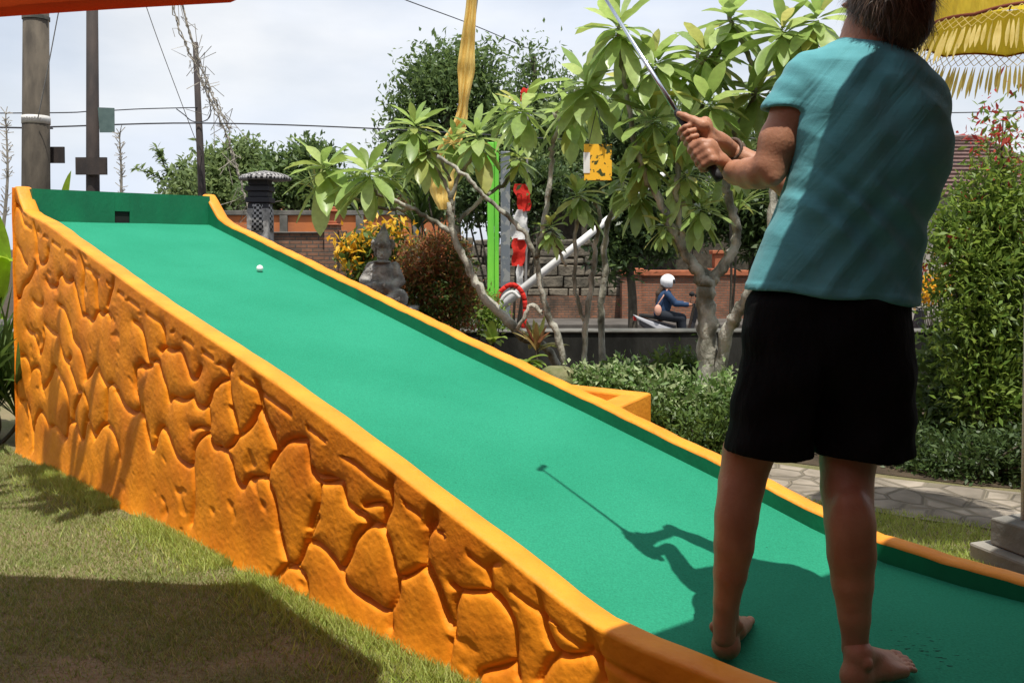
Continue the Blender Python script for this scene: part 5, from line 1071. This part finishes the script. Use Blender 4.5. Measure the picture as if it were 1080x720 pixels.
    for a, rr in ((-.086, .0125), (-.107, .013), (-.128, .013), (-.147, .0115)):
        Hn.chain([(w2 + (pl2 - w2) * .5, .016), (P_(a - .004, .012, -.030), rr), (P_(a, -.014, -.024), rr * .97)], .008)
        pts = []
        for t in np.linspace(0, 1, 7):
            an = math.radians(150 - 200 * t); k = 1 + .09 * math.sin(t * math.pi * 3); pts.append((P_(a + .004 * t, -math.sin(an) * .024 * k, math.cos(an) * .024 * k), rr * (.80 - .12 * t) + .001))
        Hn.chain(pts, .0035)
    Hn.chain([(w2 + (pl2 - w2) * .4, .016), (P_(-.105, .034, -.006), .0135), (P_(-.085, .026, .010), .011), (P_(-.068, .016, .016), .0095)], .006)
    V2, Q2 = Hn.mesh()
    parts_ = [(V, Q), (V2, Q2)] + feet; VV = np.concatenate([p_[0] for p_ in parts_]); QQ = []; o_ = 0
    for p_ in parts_: QQ += (p_[1] + o_).tolist(); o_ += len(p_[0])
    me = bpy.data.meshes.new('person'); me.from_pydata(VV.tolist(), [], QQ); me.update()
    o = link('person', me, MT['skin'], None, True)
    sm = o.modifiers.new('smooth', 'SMOOTH'); sm.iterations = 3; sm.factor = .5
    tag(o, 'barefoot man seen from behind in teal t-shirt and black shorts, swinging a club', 'person')
    par = o
    def child(name, V, Q, mat, smooth_it=2):
        c = link(name, npmesh(V, Q), mat, None, True); c.parent = par
        if smooth_it: m_ = c.modifiers.new('smooth', 'SMOOTH'); m_.iterations = smooth_it; m_.factor = .5
        return c
    # eyes
    for e in (-1, 1):
        b = MB(); b.lathe([(.001, -.011), (.008, -.008), (.0115, 0), (.008, .008), (.001, .011)], q(.073, e * .03, .012), 10)
        c = b.build('eye', MT['white'], None, True); c.parent = par
    # ---- shirt from measured outlines
    T = SDF((.50, 2.0, 1.12), (1.24, 2.58, 1.95), .0056); X, Y_, Z = T.grid()
    sec = [(38, 893, 948, .035, 2.28), (46, 874, 952, .062, 2.275), (56, 858, 957, .09, 2.27), (70, 845, 972, .112, 2.265), (90, 838, 985, .128, 2.26), (120, 836, 996, .140, 2.255), (150, 836, 999.5, .146, 2.255), (180, 834, 998, .145, 2.26), (205, 826, 986, .140, 2.265), (235, 814, 975, .134, 2.27), (270, 799, 969, .130, 2.27), (300, 789, 967, .132, 2.27), (330, 781, 966, .135, 2.27)]
    zs = [at(540, s_[0], s_[4])[2] for s_ in sec][::-1]; cx = [(X_(s_[1], s_[4]) + X_(s_[2], s_[4])) / 2 for s_ in sec][::-1]; hw = [(X_(s_[2], s_[4]) - X_(s_[1], s_[4])) / 2 for s_ in sec][::-1]
    # picture x -> world x needs the depth along the view, use the projected factor at each height
    hd = [s_[3] for s_ in sec][::-1]; yc = [s_[4] + .055 for s_ in sec][::-1]
    fx = [at(640, s_[0], s_[4])[0] / ((640 - 540) / 940 * (s_[4] + .055)) for s_ in sec][::-1]
    cx = [a * f for a, f in zip(cx, fx)]; hw = [a * f for a, f in zip(hw, fx)]
    z1 = T.ax[2]; CX = np.interp(z1, zs, cx)[None, None]; HW = np.interp(z1, zs, hw)[None, None]; HD = np.interp(z1, zs, hd)[None, None]; YC = np.interp(z1, zs, yc)[None, None]
    HW = np.where(z1[None, None] > zs[-1], .02, HW)
    e_ = 2.35
    rr = (np.abs((X - CX) / HW) ** e_ + np.abs((Y_ - YC) / HD) ** e_) ** (1 / e_); d = (rr - 1) * np.minimum(HW, HD) * .95
    d = np.maximum(d, Z - (zs[-1] - .005))
    # creases: fan of diagonal folds from the right shoulder / armpit down to the left hem, gathers at the armpit
    px = (X - CX) / .22; pz = (Z - 1.5) / .35
    ph = X * 23 + Z * 30 - 6 * X * (Z - 1.4) + .8 * np.sin(X * 9 + Z * 12)
    amp = .0105 * np.clip(1.15 - np.abs(pz + .0) * .8, .15, 1)
    d = d + (amp * (np.abs(np.sin(ph)) - .6) + .0038 * np.sin(ph * 2.1 + 1.2 * np.sin(Z * 21)) + .003 * np.sin(X * 40 - Z * 55 + 2 * np.sin(X * 15))) * (Y_ < YC + .02) * np.clip(1.25 - np.abs((X - CX) / HW), 0, 1)
    ph2 = Z * 48 + X * 10 + 1.3 * np.sin(X * 19)
    d = d + .0055 * np.sin(ph2) * np.clip((1.36 - Z) / .12, 0, 1) * (.6 + .4 * np.sin(X * 13)) * np.clip(1.35 - np.abs((X - CX) / HW), .15, 1) * .7
    # shoulder blade dip and spine
    d = d + .006 * np.exp(-((X - CX - .01) / .035) ** 2) * (Y_ < YC) * np.clip((Z - 1.3) / .3, 0, 1)
    T.f = d.astype(np.float32)
    a_, ra = J(856, 84, 2.265, r=.074); b_, rb = J(827, 124, 2.275, r=.066); sl, X2, Y2, Z2 = T._sl(np.minimum(a_, b_), np.maximum(a_, b_), .12)
    ds = SDF.dcone(X2, Y2, Z2, a_, b_, ra, rb) + .0014 * np.sin((X2 * 90 + Z2 * 95))
    hm = at(829, 117, 2.275); nn = unit(np.array([-.10, 0, -1.])); cut = (X2 - hm[0]) * nn[0] + (Y2 - hm[1]) * nn[1] + (Z2 - hm[2]) * nn[2]
    ds = ds - .0022 * (cut > -.018)
    ds = np.maximum(ds, cut)
    T._un(sl, ds, .022)
    # right sleeve bulge going forward
    T.cone(at(966, 108, 2.27), at(945, 160, 2.40), .080, .070, .03)
    # open sleeve end, hem line
    inn = SDF.dcone(X2, Y2, Z2, *[np.array(v) for v in (at(840, 104, 2.272), at(824, 134, 2.277))], .057, .0585)
    T.f[sl] = np.maximum(T.f[sl], -inn)
    hz = at(540, 316, 2.27)[2] + (X - .9) * -.095
    T.f = (T.f - .0022 * (Z < hz + .022)).astype(np.float32)
    T.f = np.maximum(T.f, hz - Z + .004 * np.sin(X * 30)).astype(np.float32)
    und = ((X - CX) / (HW - .012)) ** 2 + ((Y_ - YC) / (HD - .012)) ** 2
    T.f = np.where((Z < hz + .03), np.maximum(T.f, (1 - und) * .06), T.f).astype(np.float32)
    V, Q = T.mesh(); child('shirt', V, Q, MT['shirt'])
    # ---- shorts
    S_ = SDF((.46, 2.07, .72), (1.18, 2.60, 1.27), .0068); X, Y_, Z = S_.grid()
    top_ = S_; lz = at(540, 476, 2.27)[2]
    for (p0, p1, p2) in (((833, 330, 2.275, 42), (826, 395, 2.275, 46), (813, 482, 2.275, 50)), ((912, 330, 2.265, 46), (914, 395, 2.265, 49), (910, 482, 2.25, 50))):
        S_.chain([J(*p0), J(*p1), J(*p2)], .015)
    S_.ell(at(870, 352, 2.26), (.21, .135, .13), .03); S_.ell(at(845, 392, 2.205), (.085, .08, .09), .04); S_.ell(at(905, 392, 2.2), (.085, .08, .09), .04)
    S_.ell(at(872, 322, 2.265), (.20, .125, .06), .03)
    S_.f += (.003 * np.sin(X * 46 + Z * 16) + .003 * np.sin(X * 25 - Z * 42 + 2 * np.sin(Z * 11))).astype(np.float32)
    xc_ = at(862, 440, 2.2)[0]
    S_.f += (.020 * np.exp(-((X - xc_) / .011) ** 2) * (Y_ < 2.27) * np.clip((1.12 - Z) / .22, 0, 1)).astype(np.float32)
    S_.f = np.maximum(S_.f, .007 - np.abs(X - xc_) - np.maximum(0, Z - lz - .012) * .22)
    S_.f = np.maximum(S_.f, lz + .004 * np.sin(X * 25) - Z)
    V, Q = S_.mesh(); child('shorts', V, Q, MT['shorts'])
    # ---- hair: base volume and thousands of strands
    Hh = SDF(hc - .19, hc + .19, .006); 
    Hh.ell(q(-.030, 0, .03), (.098, .108, .10), .02, A); Hh.ell(q(-.062, .012, -.042), (.070, .058, .072), .03, A); Hh.ell(q(-.03, 0, -.02), (.090, .06, .06), .02, A)
    V, Q = Hh.mesh(); V += (.005 * noise3(V * np.array([1, 1, .35]), 95, 7) + .004 * noise3(V, 40, 8))[:, None] * unit([0, -1, 0]); hb = child('hair', V, Q, MT['hair_b'], 1)
    rs = np.random.default_rng(4); VV, FF = [], []; cen = q(-.03, 0, .01); crown = unit(-fd * .35 + up)
    sel = V[rs.integers(0, len(V), 5200)]
    for p in sel:
        nrm = unit(p - cen); fl = crown * -1 + nrm * np.dot(crown, nrm); fl = unit(fl + rs.normal(0, .28, 3) + sd * .15); L = rs.uniform(.03, .065); w = .0011; side = unit(np.cross(fl, nrm)); b0 = len(VV); d_ = unit(fl + nrm * rs.uniform(.08, .85) + rs.normal(0, .18, 3)); pp = p - nrm * .003
        for i in range(5):
            ww = w * (1 - i / 4.3); VV += [pp - side * ww, pp + side * ww]; pp = pp + d_ * L / 4; d_ = unit(d_ - nrm * .16 + np.array([0, 0, -.1]))
        for i in range(4): FF.append((b0 + 2 * i, b0 + 2 * i + 1, b0 + 2 * i + 3, b0 + 2 * i + 2))
    c = link('strands', npmesh(np.array(VV), np.array(FF)), MT['hair'], None); c.parent = hb
    # ---- bracelets
    b = MB(); ax_ = unit(w1 - palm); c0 = w1 - ax_ * .004; u1 = unit(np.cross(ax_, [0, 0, 1])); u2 = np.cross(ax_, u1)
    for off, tr in ((-.004, .0058), (.008, .005), (.018, .006)):
        P = [c0 + ax_ * off + (u1 * math.cos(a) + u2 * math.sin(a)) * .0335 for a in np.linspace(0, 2 * math.pi, 28)]; b.tube(P, tr, 6, False)
    c = b.build('bracelet', MT['leather'], None, True); c.parent = par
    # ---- putter
    pt = thing('putter', 'shiny steel putter pointing up to the upper left from the golfer\'s fists', 'golf club', tuple(Bt))
    tip = Gt + g * .62
    b = MB(); b.tube([Gt + g * .0, Gt + g * .2, tip], [.0066, .0062, .0045], 10); b.build('shaft', MT['steel'], pt, True)
    b = MB(); b.tube([Bt, Bt + g * .02, Gt + g * .042, Gt + g * .05], [.012, .0135, .0105, .0072], 12); b.build('grip', MT['grip'], pt, True)
    hd_ = unit(np.cross(g, [.3, .2, 1.])); b = MB(); n1 = unit(np.cross(g, hd_)); V = []
    for a_, bb, cc in ((-1, -1, 0), (1, -1, 0), (1, 1, 0), (-1, 1, 0), (-1, -1, 1), (1, -1, 1), (1, 1, 1), (-1, 1, 1)): V.append(tip + hd_ * (a_ * .036 + .012) + n1 * bb * .011 + g * cc * .018)
    b.add(V, [(3, 2, 1, 0), (4, 5, 6, 7), (0, 1, 5, 4), (1, 2, 6, 5), (2, 3, 7, 6), (3, 0, 4, 7)]); b.build('club_head', MT['steel'], pt, bevel=.004)
build_person()

# ================================================================= SCOOTERS AND RIDER
MT['jacket'] = M('blue_jacket', (.02, .05, .11), .8, (.014, .034, .08), 12); MT['jeans'] = M('dark_jeans', (.02, .024, .032), .9)
MT['helmet'] = M('white_helmet', (.8, .8, .8), .2); MT['visor'] = M('visor', (.02, .02, .025), .1, spec=.6); MT['bagm'] = M('pink_bag', (.62, .33, .24), .7)
MT['plastic'] = M('dark_scooter_body', (.03, .03, .035), .25, spec=.6); MT['plastic_w'] = M('silver_panel', (.5, .5, .52), .25, spec=.6); MT['plastic_b'] = M('blue_panel', (.25, .40, .6), .25, spec=.6)
MT['tyre'] = M('tyre', (.015, .015, .015), .85); MT['lamp'] = M('lamp_red', (.5, .02, .02), .2)
def torus(b, c, R, r, n=24, m=8, ang=0):
    V = []; ca, sa = math.cos(ang), math.sin(ang)
    for i in range(n):
        a = 2 * math.pi * i / n
        for k in range(m):
            t = 2 * math.pi * k / m; x = (R + r * math.cos(t)) * math.cos(a); z = (R + r * math.cos(t)) * math.sin(a); y = r * math.sin(t); V.append((c[0] + x * ca - y * sa, c[1] + x * sa + y * ca, c[2] + z))
    b.add(V, [(i * m + k, ((i + 1) % n) * m + k, ((i + 1) % n) * m + (k + 1) % m, i * m + (k + 1) % m) for i in range(n) for k in range(m)])
def scooter(x, y, label, panel):
    z = LOW + .004; r = thing('scooter', label, 'motor scooter', (x, y, z))
    for wx in (-.62, .62):
        b = MB(); torus(b, (x + wx, y, z + .28), .235, .045); w = b.build('wheel', MT['tyre'], r, True)
        b = MB(); torus(b, (x + wx, y, z + .28), .175, .018, 20, 6)
        for k in range(5): a = k * 1.257; b.tube([(x + wx, y, z + .28), (x + wx + .17 * math.cos(a), y, z + .28 + .17 * math.sin(a))], .014, 5)
        b.build('rim', MT['cap'], w, True)
    def prof(pts, hw, mat, nm):
        V = [(x + px, y - hw, z + pz) for px, pz in pts] + [(x + px, y + hw, z + pz) for px, pz in pts]; n = len(pts); b = MB()
        b.add(V, [tuple(range(n)), tuple(range(2 * n - 1, n - 1, -1))] + [(k, n + k, n + (k + 1) % n, (k + 1) % n) for k in range(n)]); return b.build(nm, mat, r, bevel=.02)
    prof([(-.78, .80), (-.72, .62), (-.45, .42), (-.1, .30), (.25, .27), (.28, .34), (.02, .38), (.0, .62), (-.3, .70)], .13, MT['plastic'], 'body')
    prof([(-.86, .84), (-.80, .76), (-.30, .50), (-.02, .46), (-.02, .56), (-.35, .66)], .142, MT[panel], 'side_panel')
    prof([(-.74, .80), (-.5, .76), (0, .68), (.06, .72), (-.02, .79), (-.4, .82), (-.72, .86)], .12, MT['tyre'], 'seat')
    prof([(.24, .30), (.30, .30), (.46, .88), (.50, 1.02), (.40, 1.02), (.36, .86)], .16, MT['plastic'], 'front_shield')
    prof([(.46, .46), (.66, .52), (.88, .40), (.86, .50), (.68, .62), (.50, .60)], .06, MT[panel], 'front_mudguard')
    b = MB(); b.tube([(x + .62, y, z + .28), (x + .44, y, z + .95), (x + .40, y, z + 1.04)], .03, 8); b.build('fork', MT['cap'], r, True)
    b = MB(); b.tube(spline([(x + .30, y - .34, z + 1.06), (x + .38, y - .12, z + 1.06), (x + .40, y, z + 1.04), (x + .38, y + .12, z + 1.06), (x + .30, y + .34, z + 1.06)], 4), .016, 8); b.build('handlebar', MT['tyre'], r, True)
    for s_ in (-1, 1):
        b = MB(); b.tube([(x + .36, y + s_ * .2, z + 1.06), (x + .40, y + s_ * .28, z + 1.22)], .007, 5); b.lathe([(.01, -.05), (.055, -.03), (.06, .02), (.01, .05)], (x + .41, y + s_ * .29, z + 1.25), 10); b.build('mirror', MT['tyre'], r, True)
    b = MB(); b.box((x + .47, y - .09, z + .84), (x + .53, y + .09, z + .95)); b.build('headlight', MT['white'], r, bevel=.02)
    b = MB(); b.box((x - .86, y - .08, z + .72), (x - .80, y + .08, z + .80)); b.build('tail_light', MT['lamp'], r, bevel=.01)
    b = MB(); b.tube([(x - .15, y - .12, z + .25), (x - .7, y - .15, z + .34)], [.025, .05], 10); b.build('exhaust', MT['cap'], r, True)
    return r
Ym = 18.4; xm = X_(712, Ym)
scooter(xm, Ym, 'dark scooter with silver side panel being ridden along the road past the brick wall', 'plastic_w')
def rider(x, y, label, jacket, dz=0):
    z = LOW + .004 + dz; S = SDF((x - .65, y - .35, z + .15), (x + .55, y + .35, z + 1.75), .014)
    g = lambda a, b_, c: np.array([x + a, y + b_, z + c])
    S.cone(g(-.28, 0, .86), g(-.20, 0, 1.2), .14, .15, .05); S.cone(g(-.2, 0, 1.2), g(-.17, 0, 1.36), .13, .06, .04); S.ell(g(-.13, 0, 1.50), (.095, .08, .115), .03)
    S.ell(g(-.04, 0, 1.49), (.02, .015, .02), .01)
    for s_ in (-1, 1):
        S.chain([(g(-.24, s_ * .1, .85), .095), (g(.12, s_ * .15, .80), .072), (g(.16, s_ * .15, .40), .048), (g(.17, s_ * .15, .36), .042), (g(.28, s_ * .15, .33), .035)], .03)
        S.chain([(g(-.19, s_ * .18, 1.29), .06), (g(-.02, s_ * .24, 1.10), .046), (g(.22, s_ * .27, 1.08), .036), (g(.27, s_ * .27, 1.08), .034)], .025)
        for k in range(4): S.chain([(g(.26, s_ * (.24 + k * .018), 1.085), .012), (g(.315, s_ * (.24 + k * .018), 1.085), .011), (g(.315, s_ * (.24 + k * .018), 1.05), .010)], .004)
    V, Q = S.mesh(); o = link('person', npmesh(V, Q), MT['skin'], None, True); tag(o, label, 'person')
    T = SDF((x - .65, y - .36, z + .75), (x + .3, y + .36, z + 1.45), .014)
    T.cone(g(-.28, 0, .88), g(-.20, 0, 1.2), .158, .165, .05); T.cone(g(-.2, 0, 1.2), g(-.17, 0, 1.32), .14, .08, .04)
    for s_ in (-1, 1): T.chain([(g(-.19, s_ * .18, 1.29), .075), (g(-.02, s_ * .24, 1.10), .062), (g(.20, s_ * .27, 1.08), .052)], .025)
    V, Q = T.mesh(); V += .006 * noise3(V, 40, 3)[:, None]; c = link('jacket', npmesh(V, Q), jacket, None, True); c.parent = o
    T = SDF((x - .5, y - .36, z + .2), (x + .4, y + .36, z + 1.0), .014)
    for s_ in (-1, 1): T.chain([(g(-.26, s_ * .09, .86), .115), (g(.12, s_ * .15, .80), .085), (g(.16, s_ * .15, .42), .06)], .03)
    V, Q = T.mesh(); c = link('trousers', npmesh(V, Q), MT['jeans'], None, True); c.parent = o
    for s_ in (-1, 1):
        b = MB(); p = g(.2, s_ * .15, .335); b.box(p - [.07, .045, .045], p + [.12, .045, .035]); c = b.build('shoe', MT['tyre'], None, bevel=.02); c.parent = o
    T = SDF((x - .40, y - .25, z + 1.3), (x + .2, y + .25, z + 1.8), .011); T.ell(g(-.15, 0, 1.55), (.155, .135, .15), .02)
    Xg, Yg, Zg = T.grid(); T.f = np.maximum(T.f, np.minimum(Xg - (x - .06), 1.58 + z - Zg)); T.f = np.maximum(T.f, z + 1.42 - Zg)
    V, Q = T.mesh(); hm = link('helmet', npmesh(V, Q), MT['helmet'], None, True); hm.parent = o
    T = SDF((x - .40, y - .25, z + 1.3), (x + .2, y + .25, z + 1.8), .011); T.ell(g(-.14, 0, 1.54), (.15, .13, .14), .02); T.f = np.maximum(T.f, np.maximum((x - .03) - Xg, Zg - (z + 1.60))); T.f = np.maximum(T.f, z + 1.50 - Zg)
    V, Q = T.mesh(); c = link('visor', npmesh(V, Q), MT['visor'], None, True); c.parent = hm
    T = SDF((x - .5, y - .2, z + 1.0), (x + .0, y + .2, z + 1.5), .012); T.chain([(g(-.24, 0, 1.44), .06), (g(-.34, 0, 1.3), .055), (g(-.38, 0, 1.12), .03)], .03)
    V, Q = T.mesh(); c = link('hair', npmesh(V, Q), MT['hair_b'], None, True); c.parent = o
    return o
rider(xm, Ym, 'scooter rider in white helmet, blue jacket and dark jeans on the road', MT['jacket'], -.02)
T = SDF((xm - .7, Ym - .4, LOW + .7), (xm - .1, Ym, LOW + 1.3), .012); p = np.array([xm - .38, Ym - .19, LOW + .95]); T.ell(p, (.075, .05, .115), .02); V, Q = T.mesh()
bg_ = thing('shoulder_bag', 'small pink shoulder bag hanging behind the rider in the blue jacket', 'bag', tuple(p)); link('bag_body', npmesh(V, Q), MT['bagm'], bg_, True)
b = MB(); b.tube(spline([p + [0, 0, .12], p + [.1, -.02, .28], p + [.2, .05, .42]], 5), .012, 5); b.build('strap', MT['bagm'], bg_)
scooter(X_(948, 17.2), 17.2, 'second scooter with pale blue panel half hidden behind the golfer\'s hip', 'plastic_b')

# ================================================================= TREE OVERHEAD, LEFT OF THE VIEW (it shades the lawn and the wall)
rnd = random.Random(12); VV, FF = [], []; r = thing('frangipani_tree', 'frangipani branch reaching over the lawn from outside the left edge', 'tree', (-3.6, 3.3, 0), 'frangipani trees')
tips = [(-2.35, 3.95, 3.3), (-2.75, 3.8, 3.2), (-2.15, 3.6, 3.5), (-2.6, 4.2, 3.6), (-1.95, 3.55, 3.35)]
b = MB(); b.tube(spline([(-3.6, 3.3, 0), (-3.5, 3.4, 1.2), (-3.3, 3.5, 2.4), (-2.8, 3.7, 3.0)], 6), lerpR([.08, .035], 19), 8)
for t in tips: b.tube(spline([(-3.1, 3.6, 2.7), (np.array((-3.1, 3.6, 2.7)) + t) / 2 + np.array([0, 0, -.08]), t], 5), .02, 6); rosette(VV, FF, t, .34, rnd, n=18)
b.build('trunk', MT['bark'], r, True); finish(VV, FF, 'crown', MT['leaf_fr'], r)

# ================================================================= ADDED PAVILION, UNSEEN BEHIND THE VIEWER (it blocks sky light to deepen the shade)
r = thing('sky_block_pavilion', 'unseen pavilion with tiled roof added behind the viewer to block sky light', 'pavilion', (1, -5, 0))
b = MB(); b.add([(-7, -.35, 2.7), (9, -.35, 2.7), (9, -10, 2.7), (-7, -10, 2.7), (-3, -5.5, 5), (5, -5.5, 5), (-7, -.35, 2.6), (9, -.35, 2.6), (9, -10, 2.6), (-7, -10, 2.6)], [(0, 1, 5, 4), (1, 2, 5), (2, 3, 4, 5), (3, 0, 4), (6, 7, 1, 0), (7, 8, 2, 1), (8, 9, 3, 2), (9, 6, 0, 3), (9, 8, 7, 6)]); b.build('roof', MT['tile_b'], r)
b = MB(); b.box((-6.5, -9.6, 0), (8.5, -9.4, 2.59)); b.build('back_wall', MT['bark_d'], r)
b = MB(); b.box((-6.6, -9.3, .004), (8.6, -1.5, .15)); b.build('floor', MT['bark_d'], r)
for x in (-6.3, -2.5, 4.5, 8.3):
    for y in (-1.7, -5.5):
        b = MB(); b.box((x - .08, y - .08, .15), (x + .08, y + .08, 2.6)); b.build('post', MT['bark_d'], r)

# unseen tall hedges added on both sides to block low sky light
for x0_, lab in ((-7.6, 'unseen tall hedge added on the left to block low sky light'), (8.2, 'unseen tall hedge added on the right to block low sky light')):
    r = thing('hedge', lab, 'hedge', (x0_, 1, 0)); V, Q = leafcloud([((x0_, y, z), (.7, .9, .9)) for y in np.arange(-4, 4.6, 1.1) for z in (.7, 1.9, 3.1)], 16000, .16, seed=71, shell=.6)
    link('foliage', npmesh(V, Q), MT['leaf_dark'], r)
    b = MB(); b.box((x0_ - .35, -4.6, 0), (x0_ + .35, 4.6, 3.4), jit=.1); b.build('blocking_core', MT['bark_d'], r)  # solid box inside the foliage that stops light coming through
